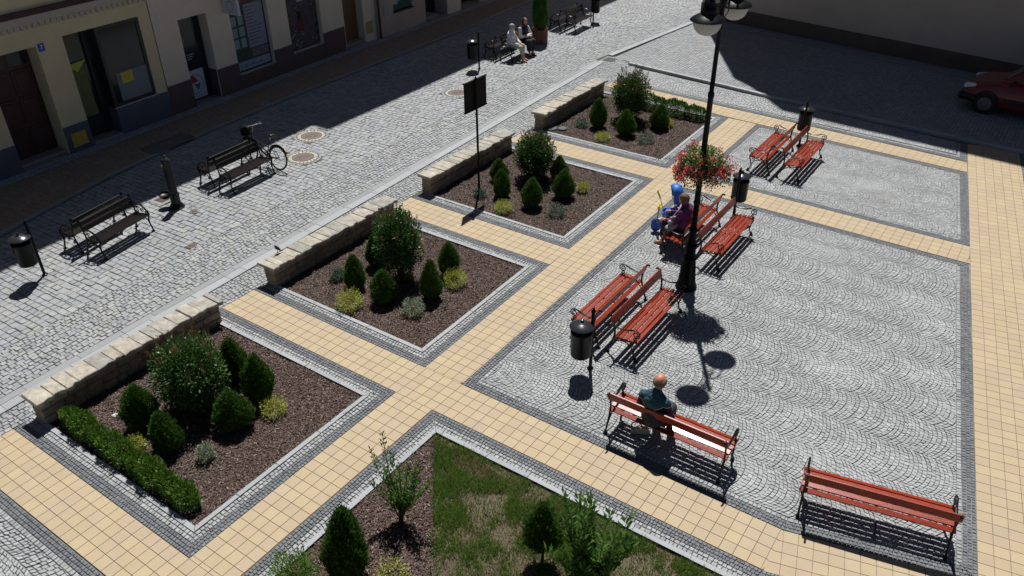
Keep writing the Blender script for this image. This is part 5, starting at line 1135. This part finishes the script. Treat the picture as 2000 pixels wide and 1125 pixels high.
# ------------------------------------------------------------------ red car
def loft(rings):
    V = np.concatenate(rings); k = len(rings[0]); F = [(i * k + j, i * k + (j + 1) % k, (i + 1) * k + (j + 1) % k, (i + 1) * k + j) for i in range(len(rings) - 1) for j in range(k)]
    F += [tuple(range(k))[::-1], tuple((len(rings) - 1) * k + j for j in range(k))]; return V, F
def ring(x, w, zb, zt, tw=.92, n=20, e=.32):
    out = []
    for j in range(n):
        a = 2 * math.pi * j / n; c, s = math.cos(a), math.sin(a); cy = math.copysign(abs(c) ** e, c); sz = math.copysign(abs(s) ** e, s); z = (zb + zt) / 2 + (zt - zb) / 2 * sz; f = (z - zb) / (zt - zb + 1e-9); out.append((x, w * cy * (1 + (tw - 1) * f * f), z))
    return np.array(out)
def car(loc, rz, label):
    """x = 0 at the nose, body runs towards -x (rear)"""
    t = thing('red_car', loc, label, 'car', rz=rz); M_cp = mat('red_car_paint', (.15, .008, .010), .4, coat=.35); M_gl = mat('dark_car_glass', (.012, .016, .016), .08, spec=.8); M_bump = mat('black_bumper', (.012, .012, .014), .6); M_tyre = mat('tyre_rubber', (0, 0, 0))
    st = [(-.02, .60, .42, .62), (-.06, .70, .30, .72), (-.18, .76, .24, .80), (-.45, .80, .22, .90), (-.9, .82, .20, .97), (-1.10, .83, .20, 1.00), (-1.7, .84, .20, 1.02), (-2.6, .84, .20, 1.04), (-3.4, .84, .20, 1.05), (-3.95, .82, .25, 1.05), (-4.10, .76, .35, .98)]
    V, F = loft([ring(*s) for s in st]); body = mesh_obj('body', V, F, M_cp, t, smooth=True)
    st = [(-.98, .66, .93, 1.00), (-1.20, .70, .95, 1.16), (-1.75, .67, .95, 1.62), (-2.0, .66, .95, 1.74), (-3.0, .66, .95, 1.80), (-3.9, .66, .95, 1.76), (-4.05, .62, .95, 1.60)]
    V, F = loft([ring(*s, tw=.84, e=.28) for s in st]); cab = mesh_obj('cabin', V, F, M_cp, t, smooth=True)
    # glass set a few millimetres proud of the cabin skin
    def pane(nm, pts, th=.004): 
        mb = MB(); n = len(pts); c = np.cross(np.array(pts[1]) - pts[0], np.array(pts[2]) - pts[0]); c = c / np.linalg.norm(c) * th
        mb.add(list(pts) + [tuple(np.array(p) + c) for p in pts], [tuple(range(n))[::-1], tuple(range(n, 2 * n))] + [(i, (i + 1) % n, n + (i + 1) % n, n + i) for i in range(n)]); return mb.build(nm, M_gl, t)
    pane('windscreen', [(-1.06, .60, 1.055), (-1.06, -.60, 1.055), (-1.76, -.52, 1.64), (-1.76, .52, 1.64)])
    for s in (-1, 1):
        q = [(-1.32, s * .705, 1.06), (-2.15, s * .705, 1.08), (-2.15, s * .615, 1.55), (-1.84, s * .615, 1.55)]; pane('side_window', q if s > 0 else q[::-1])
        q = [(-2.25, s * .705, 1.08), (-3.1, s * .705, 1.08), (-3.1, s * .615, 1.55), (-2.25, s * .615, 1.55)]; pane('side_window', q if s > 0 else q[::-1])
        V, F = sdf_mesh([('c', (-.13, s * .60, .69), (-.34, s * .70, .77), .105, .055)], .014, .02); mesh_obj('headlight', V, F, mat('headlight_glass', (.65, .68, .70), .12, spec=.8), t, smooth=True)
        V, F = sdf_mesh([('e', (-1.35, s * .90, 1.05), (.06, .10, .07))], .014, .02); mesh_obj('mirror', V, F, M_bump, t, smooth=True)
        mb = MB(); mb.box((-2.2, s * .835, .50), (1.9, .03, .12), bev=.01); mb.build('side_trim', M_bump, t)
        for x in (-.78, -3.35):
            mb = MB(); mb.lathe([(.30, -.10), (.315, -.08), (.315, .08), (.30, .10), (.20, .10), (.19, .08), (.001, .08)], (x, s * .76, .31), n=30, rot=rotx(-s * math.pi / 2)); w = mb.build('wheel', M_tyre, t, smooth='auto')
            mb = MB(); mb.lathe([(.20, 0), (.205, .015), (.18, .012), (.15, .022), (.06, .028), (.05, .04), (.001, .04)], (x, s * .842, .31), n=26, rot=rotx(-s * math.pi / 2))
            for k in range(12): a = k * math.pi / 6; mb.box((x + .12 * math.cos(a), s * .868, .31 + .12 * math.sin(a)), (.07, .008, .02), roty(-a))
            mb.build('hub_cap', mat('hub_cap_plastic', (.14, .14, .15), .45, metal=.3), w)
            mb = MB(); mb.torus((x, s * .81, .33), .345, .028, rotx(math.pi / 2), n=30); mb.build('wheel_arch', M_bump, t)
    V, F = sdf_mesh([('c', (-.06, -.66, .40), (-.06, .66, .40), .12, .12), ('c', (-.06, .66, .40), (-.42, .78, .40), .12, .10), ('c', (-.06, -.66, .40), (-.42, -.78, .40), .12, .10)], .02, .03); mesh_obj('bumper', V, F, M_bump, t, smooth=True)
    mb = MB(); mb.box((-.05, 0, .64), (.05, .7, .07), bev=.01); mb.build('grille', M_bump, t)
    return t
car((9.98, 20.12, 0), R_(173), 'dark red car parked in the shade at the right edge, front towards the street')

# ------------------------------------------------------------------ buildings
def frame_of(P0, P1):
    P0 = np.array([*P0, 0.]); P1 = np.array([*P1, 0.]); u = (P1 - P0) / np.linalg.norm(P1 - P0); nrm = np.array([u[1], -u[0], 0.]); return P0, u, nrm
class Facade:
    """local coordinates: s along the front, d outwards, z up"""
    def __init__(s, P0, P1): s.P0, s.u, s.n = frame_of(P0, P1); s.ang = math.atan2(s.u[1], s.u[0]); s.R = np.stack([s.u, s.n, [0, 0, 1.]], 1)
    def p(s, a, d, z): return s.P0 + s.u * a + s.n * d + np.array([0, 0, z])
    def box(s, mb, s0, s1, d0, d1, z0, z1, bev=0): return mb.box(s.p((s0 + s1) / 2, (d0 + d1) / 2, (z0 + z1) / 2), (abs(s1 - s0), abs(d1 - d0), abs(z1 - z0)), s.R, bev=bev)
    def quad(s, mb, pts): return mb.add([s.p(*q) for q in pts], [tuple(range(len(pts)))])
    def wall(s, name, m, parent, s0, s1, z0, z1, holes, depth=.35, back=None, topcap=True):
        """front skin with openings and their reveals"""
        S_ = sorted({s0, s1, *[h[0] for h in holes], *[h[1] for h in holes]}); Z_ = sorted({z0, z1, *[h[2] for h in holes], *[h[3] for h in holes]}); mb = MB()
        for a, b in zip(S_[:-1], S_[1:]):
            for c, d in zip(Z_[:-1], Z_[1:]):
                ms, mz = (a + b) / 2, (c + d) / 2
                if any(h[0] < ms < h[1] and h[2] < mz < h[3] for h in holes): continue
                s.quad(mb, [(a, 0, c), (b, 0, c), (b, 0, d), (a, 0, d)])
        for h in holes:
            a, b, c, d = h[:4]; q = h[4] if len(h) > 4 else depth
            s.quad(mb, [(a, 0, c), (a, -q, c), (a, -q, d), (a, 0, d)]); s.quad(mb, [(b, 0, c), (b, 0, d), (b, -q, d), (b, -q, c)]); s.quad(mb, [(a, 0, d), (a, -q, d), (b, -q, d), (b, 0, d)])
            if c > z0 + .01: s.quad(mb, [(a, 0, c), (b, 0, c), (b, -q, c), (a, -q, c)])
        if back:
            s.quad(mb, [(s0, 0, z0), (s0, 0, z1), (s0, -back, z1), (s0, -back, z0)]); s.quad(mb, [(s1, 0, z0), (s1, -back, z0), (s1, -back, z1), (s1, 0, z1)]); s.quad(mb, [(s0, -back, z0), (s0, -back, z1), (s1, -back, z1), (s1, -back, z0)]); s.quad(mb, [(s0, 0, z1), (s1, 0, z1), (s1, -back, z1), (s0, -back, z1)])
        return mb.build(name, m, parent)
M_ywall = mat('yellow_render', (.66, .54, .33), .9, noise=.10, nscale=2, bump=.1, bscale=60, blotch=.2, bcol=(.48, .38, .22), blscale=.8)
M_bwall = mat('beige_render', (.70, .59, .46), .9, noise=.08, nscale=2, bump=.1, bscale=60)
M_pwall = mat('pinkish_render', (.48, .37, .30), .9, noise=.12, nscale=2, bump=.1, bscale=60, blotch=.3, bcol=(.25, .2, .17), blscale=1.5)
M_gplinth = mat('polished_grey_plinth', (.085, .095, .12), .35, noise=.15, nscale=4)
M_bplinth = mat('brown_plinth', (.10, .065, .055), .7, noise=.15, nscale=4)
M_dwood = mat('dark_red_wood', (.045, .015, .012), .5, noise=.3, nscale=5, stretch=(2, 2, 14))
M_dframe = mat('black_window_frame', (.014, .014, .018), .4)
M_glass = mat('shop_glass', (.016,.018,.020), .12, spec=.35, noise=.25, nscale=1.2)
M_trim = mat('white_trim', (.55, .53, .50), .7); M_stucco = mat('cream_stucco', (.50, .43, .36), .85, noise=.12, nscale=6)
M_step = mat('stone_step', (.26, .23, .21), .8, noise=.2, nscale=5); M_mar = mat('maroon_band', (.065, .025, .028), .7)
M_roof = mat('clay_roof', (.25, .09, .05), .85, noise=.2, nscale=6)
# --- yellow house
FA = Facade((-9.52, -.6), (-9.80, 4.4)); tA = thing('yellow_house', (-9.66, 2.0, 0), 'yellow house with dark carved door and shop window, its number plate reading 7', 'house')
def setp(o, t_):
    # keep world coordinates while parented to an Empty placed at the foot of the thing
    o.matrix_parent_inverse = Matrix.Translation(-Vector(t_.location)); return o
_mesh_obj = mesh_obj
def fix_children(t_):
    for c in kids(t_):
        c.matrix_parent_inverse = Matrix.Translation(-Vector(t_.location))
H1 = 15.6
FA.wall('wall', M_ywall, tA, -9, 5.83, .0, H1, [(-.25 + .0, .0, 0.0, .001, .01)] * 0 + [(1.01, 2.37, .0, 3.02, .55), (3.12, 5.46, .0, 3.10, .5)], back=9)
mb = MB()
for a, b in ((-9, 1.008), (2.372, 3.118)): FA.box(mb, a, b, -.05, .025, -.1, .80)
FA.box(mb, 4.05, 5.82, -.48, .028, -.1, .82); mb.build('plinth', M_gplinth, tA)
mb = MB()
for a, b in ((-9, 1.01), (2.37, 3.12)): FA.box(mb, a, b, .0, .030, .80, .815)
FA.box(mb, 4.04, 5.82, -.02, .034, .82, .838); mb.build('plinth_trim', M_trim, tA)
# cornice with dentils and dark band
mb = MB(); FA.box(mb, -9, 5.80, .0, .06, 3.60, 3.70); FA.box(mb, -9, 5.80, .0, .12, 3.70, 3.80); s_ = -3.0
while s_ < 5.75: FA.box(mb, s_, s_ + .085, .0, .055, 3.47, 3.60, bev=.008); s_ += .165
mb.build('dentil_cornice', M_stucco, tA)
mb = MB(); FA.box(mb, -9, 5.80, .0, .14, 3.80, 3.93); mb.build('cornice_band', M_mar, tA)
# carved entrance door
mb = MB(); FA.box(mb, 1.02, 2.36, -.53, -.48, .16, 3.0); d_ = mb.build('door', M_dwood, tA)
mb = MB()
for a in (1.10, 1.74):
    for z0, z1 in ((.30, .95), (1.05, 1.75), (1.85, 2.45)): FA.box(mb, a, a + .54, -.48, -.455, z0, z1, bev=.01); FA.box(mb, a + .08, a + .46, -.455, -.44, z0 + .08, z1 - .08, bev=.008)
mb.build('door_panel', M_dwood, d_)
mb = MB(); FA.box(mb, 1.12, 1.64, -.478, -.47, 2.55, 2.92); FA.box(mb, 1.76, 2.28, -.478, -.47, 2.55, 2.92); mb.build('fanlight', M_glass, d_)
mb = MB(); mb.tube([FA.p(1.70, -.45, 1.12), FA.p(1.70, -.40, 1.12), FA.p(1.62, -.40, 1.12)], .012, n=6); mb.build('handle', M_lid, d_)
mb = MB(); FA.box(mb, 1.02, 2.36, -.54, .10, -.05, .07, bev=.01); FA.box(mb, 1.02, 2.36, -.54, -.12, .07, .16, bev=.01); mb.build('doorstep', M_step, tA)
# shop entrance and window
mb = MB(); FA.box(mb, 3.13, 3.19, -.46, -.40, .12, 3.08); FA.box(mb, 3.86, 4.06, -.46, -.36, .12, 3.08); FA.box(mb, 3.19, 3.86, -.45, -.40, .12, .68); FA.box(mb, 3.19, 3.86, -.45, -.40, 2.98, 3.08); FA.box(mb, 3.19, 3.86, -.45, -.41, 2.12, 2.18); sd = mb.build('shop_door', M_dframe, tA)
mb = MB(); FA.box(mb, 3.19, 3.86, -.44, -.43, .68, 2.98); mb.build('pane', M_glass, sd)
mb = MB(); V = []; 
for i in range(9):
    for j in range(13): V.append(FA.p(3.20 + .55 * i / 8 * (1 - .06 * (j / 12)), -.395 + .012 * math.sin(i * 1.7 + j * .9), .70 + 1.50 * j / 12 - (.10 * (i / 8) if j == 12 else 0)))
mb.add(V, [(i * 13 + j, (i + 1) * 13 + j, (i + 1) * 13 + j + 1, i * 13 + j + 1) for i in range(8) for j in range(12)]); mb.build('cloth_blind', mat('olive_cloth', (.16, .17, .06), .9, noise=.15), sd)
mb = MB(); mb.add([FA.p(3.18, -.375, 2.22), FA.p(3.80, -.375, 2.26), FA.p(3.48, -.370, 1.98)], [(0, 2, 1)]); mb.build('folded_flap', mat('yellow_cloth', (.50, .48, .10), .85), sd)
mb = MB(); FA.box(mb, 3.13, 4.04, -.46, .06, -.05, .12, bev=.01); mb.build('shop_step', M_step, tA)
mb = MB(); FA.box(mb, 4.06, 5.44, -.07, -.02, .84, .94); FA.box(mb, 4.06, 5.44, -.07, -.02, 3.00, 3.09); FA.box(mb, 4.06, 4.16, -.07, -.02, .94, 3.00); FA.box(mb, 5.36, 5.45, -.07, -.02, .94, 3.00); FA.box(mb, 4.04, 4.10, -.46, -.07, .84, 3.09); sw = mb.build('shop_window', M_dframe, tA)
mb = MB(); FA.box(mb, 4.16, 5.36, -.055, -.045, .94, 3.00); mb.build('pane', M_glass, sw)
mb = MB(); FA.box(mb, 4.36, 5.36, -.044, -.040, .94, 1.75); mb.build('paper_screen', mat('grey_paper', (.20, .21, .22), .8), sw)
mb = MB(); FA.box(mb, 4.50, 4.87, -.039, -.034, 1.42, 1.72); nt_ = mb.build('yellow_notice', mat('yellow_paper', (.62, .50, .05), .8), sw)
mb = MB()
for k in range(3): FA.box(mb, 4.56 + .02 * k, 4.82 - .03 * k, -.033, -.031, 1.63 - .06 * k, 1.645 - .06 * k)
mb.build('writing', mat('orange_ink', (.5, .2, .03), .8), nt_)
mb = MB(); FA.box(mb, 2.51, 2.96, .026, .045, .21, .57, bev=.006); gb = mb.build('meter_hatch', mat('yellow_steel', (.52, .34, .03), .6, noise=.15), tA)
mb = MB(); FA.box(mb, 2.50, 2.97, .026, .052, .195, .208); FA.box(mb, 2.72, 2.75, .046, .050, .50, .52); mb.build('hatch_edge', M_trim, gb)
mb = MB(); FA.box(mb, 2.41, 2.58, .001, .012, 2.86, 3.06); npl = mb.build('number_plate', mat('blue_enamel', (.02, .06, .35), .35), tA)
def text_obj(name, txt, size, F_, s_, d, z, m, parent, ext=.002):
    cu = bpy.data.curves.new('t', 'FONT'); cu.body = txt; cu.size = size; cu.extrude = ext; cu.align_x = 'CENTER'; cu.align_y = 'CENTER'; cu.resolution_u = 3
    o = bpy.data.objects.new('t', cu); COL.objects.link(o); dg = bpy.context.evaluated_depsgraph_get(); me = bpy.data.meshes.new_from_object(o.evaluated_get(dg)); bpy.data.objects.remove(o)
    V = np.array([v.co[:] for v in me.vertices]); V = np.array([F_.p(s_ + v[0], d + v[2], z + v[1]) for v in V]); fs = [tuple(p.vertices) for p in me.polygons]; return mesh_obj(name, V, fs, m, parent)
text_obj('number', '7', .15, FA, 2.495, .015, 2.96, mat('white_enamel', (.75, .75, .75), .4), npl)
mb = MB(); mb.prism([tuple(FA.p(a, d, 0)[:2]) for a, d in ((-9.2, .4), (5.83, .4), (5.83, -9.2), (-9.2, -9.2))], H1, H1 + .25); mb.build('roof', M_roof, tA)
# --- beige house
FB = Facade((-9.80, 4.4), (-10.28, 13.2)); tB = thing('beige_house', (-10.05, 8.8, 0), 'beige house with dark brown plinth, poster windows and a white hanging sign', 'house')
FB.wall('wall', M_bwall, tB, .86, 10.62, .0, 15.0, [(1.72, 2.78, .0, 2.71, .45), (3.65, 5.25, .50, 2.95, .22), (6.10, 7.68, .58, 2.95, .22), (8.85, 9.93, .0, 2.7, .4)], back=9)
mb = MB()
for a, b in ((.862, 1.718), (2.782, 3.648), (5.252, 6.098), (7.682, 8.80)): FB.box(mb, a, b, -.05, .022, -.1, .93)
FB.box(mb, 3.66, 5.24, -.05, .020, -.1, .495); FB.box(mb, 6.11, 7.67, -.05, .020, -.1, .575)
FB.box(mb, 2.755, 2.779, -.44, -.051, 0, .93); mb.build('plinth', M_bplinth, tB)
mb = MB()
for a, b in ((.862, 1.718), (2.782, 3.648), (5.252, 6.098), (7.682, 8.80)): FB.box(mb, a, b, .0, .026, .93, .942)
mb.build('plinth_trim', M_trim, tB)
mb = MB(); FB.box(mb, 1.73, 2.77, -.44, -.39, .06, 2.70); dr = mb.build('glass_door', M_dframe, tB)
mb = MB(); FB.box(mb, 1.80, 2.70, -.389, -.384, 1.05, 2.60); mb.build('pane', M_glass, dr)
mb = MB(); FB.box(mb, 1.76, 2.52, -.380, -.370, .12, 1.02); pn = mb.build('white_panel', mat('white_board', (.50, .52, .56), .6), dr)
ringm = MB(); ringm.torus((0, 0, 0), .30, .012, n=40, m_=5); V = ringm.V[0]; V = np.array([FB.p(2.14 + v[0], -.368 + v[2] * .2, .58 + v[1]) for v in V]); mesh_obj('ring_mark', V, ringm.F, mat('grey_print', (.12, .16, .18), .7), pn)
mb = MB(); mb.add([FB.p(*q) for q in ((1.98, -.367, .84), (2.10, -.367, .88), (2.27, -.367, .66), (2.02, -.367, .62))], [(0, 3, 2, 1)]); mb.build('red_mark', mat('red_print', (.35, .03, .05), .7), pn)
mb = MB(); mb.add([FB.p(*q) for q in ((2.05, -.366, .60), (2.24, -.366, .56), (2.34, -.366, .62), (2.28, -.366, .46), (2.20, -.366, .36), (2.16, -.366, .50))], [(0, 5, 1), (1, 5, 3, 2), (5, 4, 3)]); mb.build('green_mark', mat('green_print', (.03, .15, .09), .7), pn)
mb = MB()
for k in range(3): FB.box(mb, 2.05, 2.32 - .05 * k, -.382, -.380, 1.50 - .07 * k, 1.53 - .07 * k)
mb.build('door_lettering', mat('pale_lettering', (.3, .3, .32), .7), dr)
mb = MB(); FB.box(mb, 1.73, 2.77, -.45, .04, -.05, .055); mb.build('doorstep', M_step, tB)
mb = MB(); FB.box(mb, 3.66, 5.24, -.21, -.16, .51, 2.94); w1 = mb.build('poster_window', M_dframe, tB)
mb = MB(); FB.box(mb, 3.70, 5.19, -.159, -.152, .56, 2.90); po = mb.build('poster', mat('poster_green', (.035, .055, .045), .6, noise=.3, nscale=3), w1)
def panel(nm, F_, a, b, z0, z1, m, parent, d=-.150): mb = MB(); F_.box(mb, a, b, d, d + .003, z0, z1); return mb.build(nm, m, parent)
Mp = mat('poster_pale', (.24, .25, .30), .7, noise=.08, nscale=4)
panel('list_field', FB, 4.38, 5.17, 1.20, 2.60, Mp, po); panel('name_strip', FB, 3.71, 5.18, .57, .84, mat('poster_blue', (.26, .32, .40), .7, noise=.08), po)
for i in range(2):
    for j in range(3): panel('painted_pane', FB, 3.76 + i * .30, 3.98 + i * .30, 1.28 + j * .36, 1.58 + j * .36, mat('poster_aqua', (.22, .30, .33), .7, noise=.15, nscale=6), po, -.148)
panel('photo_patch', FB, 4.45, 5.16, .90, 1.16, mat('poster_photo', (.20, .19, .19), .7, col2=(.08, .08, .10), nscale=14), po, -.147)
mb = MB(); r = random.Random(4)
for k in range(12): FB.box(mb, 4.44, 4.44 + r.uniform(.25, .62), -.146, -.1445, 2.48 - k * .105, 2.505 - k * .105)
for k in range(6): FB.box(mb, 3.85 + k * .17, 3.97 + k * .17, -.146, -.1445, .66, .69 + .02 * (k % 2))
mb.build('text_lines', mat('poster_ink', (.08, .09, .15), .8), po)
panel('title_line', FB, 4.0, 5.14, 2.68, 2.78, mat('poster_red', (.22, .05, .06), .7), po, -.147)
mb = MB(); FB.box(mb, 6.12, 7.66, -.21, -.16, .59, 2.94); w2_ = mb.build('poster_window', M_dframe, tB)
mb = MB(); FB.box(mb, 6.15, 7.62, -.159, -.152, .62, 2.90); po2 = mb.build('poster', mat('poster_dark', (.05, .05, .06), .7, ramp=[(.02,.02,.05), (.06,.055,.07), (.10,.07,.07), (.03,.03,.04), (.16,.15,.17)], nscale=3.2), w2_)
panel('figure_dress', FB, 6.60, 6.95, 1.20, 1.60, mat('poster_maroon', (.10, .02, .02), .7), po2); panel('figure_head', FB, 6.68, 6.88, 1.60, 1.88, mat('poster_black', (.01, .01, .012), .7), po2)
mb = MB(); r = random.Random(8)
for k in range(16):
    a = r.uniform(6.2, 7.4); z = r.uniform(.65, 1.25); mb.add([FB.p(a, -.148, z), FB.p(a + r.uniform(.05, .2), -.148, z + r.uniform(-.03, .05)), FB.p(a + r.uniform(.0, .12), -.148, z + r.uniform(.05, .14))], [(0, 1, 2)])
mb.build('pale_pattern', mat('poster_grey', (.22, .22, .24), .7), po2)
panel('lettering', FB, 6.75, 7.1, 2.20, 2.30, mat('poster_white', (.4, .4, .4), .7), po2)
mb = MB(); FB.box(mb, 8.86, 9.92, -.38, -.33, .20, 2.69); bd = mb.build('door', mat('brown_door', (.16, .075, .035), .5, noise=.25, nscale=4, stretch=(2, 2, 12)), tB)
mb = MB()
for a in (8.95, 9.45):
    for z0, z1 in ((.32, 1.0), (1.1, 1.9)): FB.box(mb, a, a + .40, -.33, -.312, z0, z1, bev=.01)
mb.build('door_panel', mat('brown_door', (0, 0, 0)), bd)
mb = MB(); FB.box(mb, 8.86, 9.92, -.39, .10, -.05, .10); FB.box(mb, 8.86, 9.92, -.39, -.05, .10, .20); mb.build('doorstep', M_step, tB)
mb = MB(); FB.box(mb, 3.42, 3.52, .04, .72, 2.55, 3.15, bev=.01); hs = mb.build('hanging_sign', mat('white_sign', (.50, .50, .55), .5), tB)
rg = MB(); rg.torus((0, 0, 0), .15, .010, n=30, m_=5); V = np.array([FB.p(3.415 - abs(v[2]) * .1, .40 + v[0], 2.82 + v[1]) for v in rg.V[0]]); mesh_obj('ring_mark', V, rg.F, mat('grey_print', (0, 0, 0)), hs)
mb = MB(); mb.tube([FB.p(3.47, 0, 3.1), FB.p(3.47, .1, 3.1)], .015, n=6); mb.build('sign_arm', M_iron, hs)
mb = MB(); FB.box(mb, 10.02, 10.42, .002, .020, .34, .80, bev=.004); mb.build('meter_hatch', mat('faded_yellow', (.42, .33, .11), .7, noise=.15), tB)
mb = MB(); mb.prism([tuple(FB.p(a, d, 0)[:2]) for a, d in ((.86, .4), (10.62, .4), (10.62, -9.2), (.86, -9.2))], 15.0, 15.25); mb.build('roof', M_roof, tB)
# --- far house
FC = Facade((-10.24, 13.2), (-10.46, 22.0)); tC = thing('pinkish_house', (-10.35, 19, 0), 'pinkish grey house at the far end of the street with small green window sign', 'house')
FC.wall('wall', M_pwall, tC, 1.84, 24, .0, 17.2, [(2.80, 3.98, .86, 2.4, .2), (4.80, 6.25, .0, 2.6, .7), (7.30, 8.7, .0, 2.6, .6), (10.2, 11.4, .9, 2.5, .2), (13, 14.2, .9, 2.5, .2)], back=9)
mb = MB(); FC.box(mb, 6.28, 7.22, -.05, .03, -.1, 2.9); mb.build('pilaster', M_bwall, tC)
mb = MB(); mb.tube([FC.p(1.88, .05, .02), FC.p(1.88, .05, 14)], .045, n=10); mb.build('drain_pipe', mat('brown_pipe', (.06, .03, .025), .5), tC)
mb = MB(); FC.box(mb, 2.82, 3.96, -.18, -.10, .88, 2.38); w = mb.build('window', mat('green_poster', (.02, .09, .06), .6, noise=.2), tC)
mb = MB(); FC.box(mb, 2.84, 3.20, -.099, -.094, 1.10, 1.45); FC.box(mb, 3.24, 3.60, -.099, -.094, 1.20, 1.50); mb.build('white_print', mat('poster_white', (0, 0, 0)), w)
mb = MB(); FC.box(mb, 2.78, 4.02, -.10, .04, .81, .86); mb.build('sill', M_mar, tC)
mb = MB(); FC.box(mb, 2.20, 2.46, .002, .03, .80, 1.24, bev=.004); mb.build('notice_box', mat('pale_notice', (.33, .35, .35), .5), tC)
mb = MB(); FC.box(mb, 4.82, 6.23, -.68, .25, -.05, .07, bev=.008); FC.box(mb, 4.82, 5.75, -.68, -.10, .07, .18, bev=.008); mb.build('doorstep', M_step, tC); mb = MB(); FC.box(mb, 7.32, 8.68, -.58, .20, -.05, .10); mb.build('doorstep', M_step, tC)
mb = MB(); FC.box(mb, 4.82, 6.23, -.69, -.64, .18, 2.59); dd = mb.build('door', M_dframe, tC)
mb = MB(); FC.box(mb, 7.32, 8.68, -.59, -.54, .10, 2.59); mb.build('door', M_dframe, tC)
mb = MB(); 
for a in (10.2, 13): FC.box(mb, a + .02, a + 1.18, -.18, -.10, .92, 2.48)
mb.build('window_pane', M_glass, tC)
mb = MB(); mb.prism([tuple(FC.p(a, d, 0)[:2]) for a, d in ((1.84, .4), (24, .4), (24, -9.2), (1.84, -9.2))], 17.2, 17.45); mb.build('roof', M_roof, tC)
# --- building beyond the parking court: blank shaded wall whose roof line throws the big shadow
tD = thing('grey_beige_building', (5, 25.2, 0), 'large building with a blank grey beige wall shading the parking court', 'building')
FD = Facade((20, 21.3), (-1.12, 25.15))   # front faces the square
FD.n = -FD.n if FD.n[1] > 0 else FD.n; FD.R = np.stack([FD.u, FD.n, [0, 0, 1.]], 1)
Ld = math.hypot(21.12, 3.85)
Htop = lambda s__: 16.0 + 2.9 * min(1, s__ / 15)
mb = MB(); ss = [0, 6, 10, 14, 18, 20.2, 20.9, Ld]; hs_ = [15.6, 16.4, 17.2, 18.1, 19.0, 19.4, 16.2, 15.2]
for dd_ in (0, -9):
    V = [FD.p(a, dd_, z) for a in ss for z in (0, 1)]
V = []; n = len(ss)
for a, h in zip(ss, hs_): V += [FD.p(a, 0, 0), FD.p(a, 0, h), FD.p(a, -9, h), FD.p(a, -9, 0)]
F = [(4 * i + k, 4 * i + (k + 1) % 4, 4 * (i + 1) + (k + 1) % 4, 4 * (i + 1) + k) for i in range(n - 1) for k in range(4)] + [(0, 1, 2, 3), tuple(4 * (n - 1) + k for k in range(4))]
mb.add(V, F); mb.build('wall', mat('grey_beige_render', (.50, .42, .34), .95, noise=.10, nscale=1.5, blotch=.25, bcol=(.42, .35, .29), blscale=.5), tD)
mb = MB(); FD.box(mb, -.1, Ld + .02, -.02, .03, -.1, .62); mb.build('plinth', mat('brown_dark_plinth', (.12, .09, .065), .9, noise=.2, nscale=2), tD)
S6 = MB(); 
for k in range(22): FD.box(S6, k * .97, k * .97 + .96, .03, .70, -.05, .06)
S6.build('wall_pavement', M_granite_d, kind='structure')
for t_ in [o for o in bpy.data.objects if o.type == 'EMPTY' and o.get('category') in ('house', 'building')]: fix_children(t_)
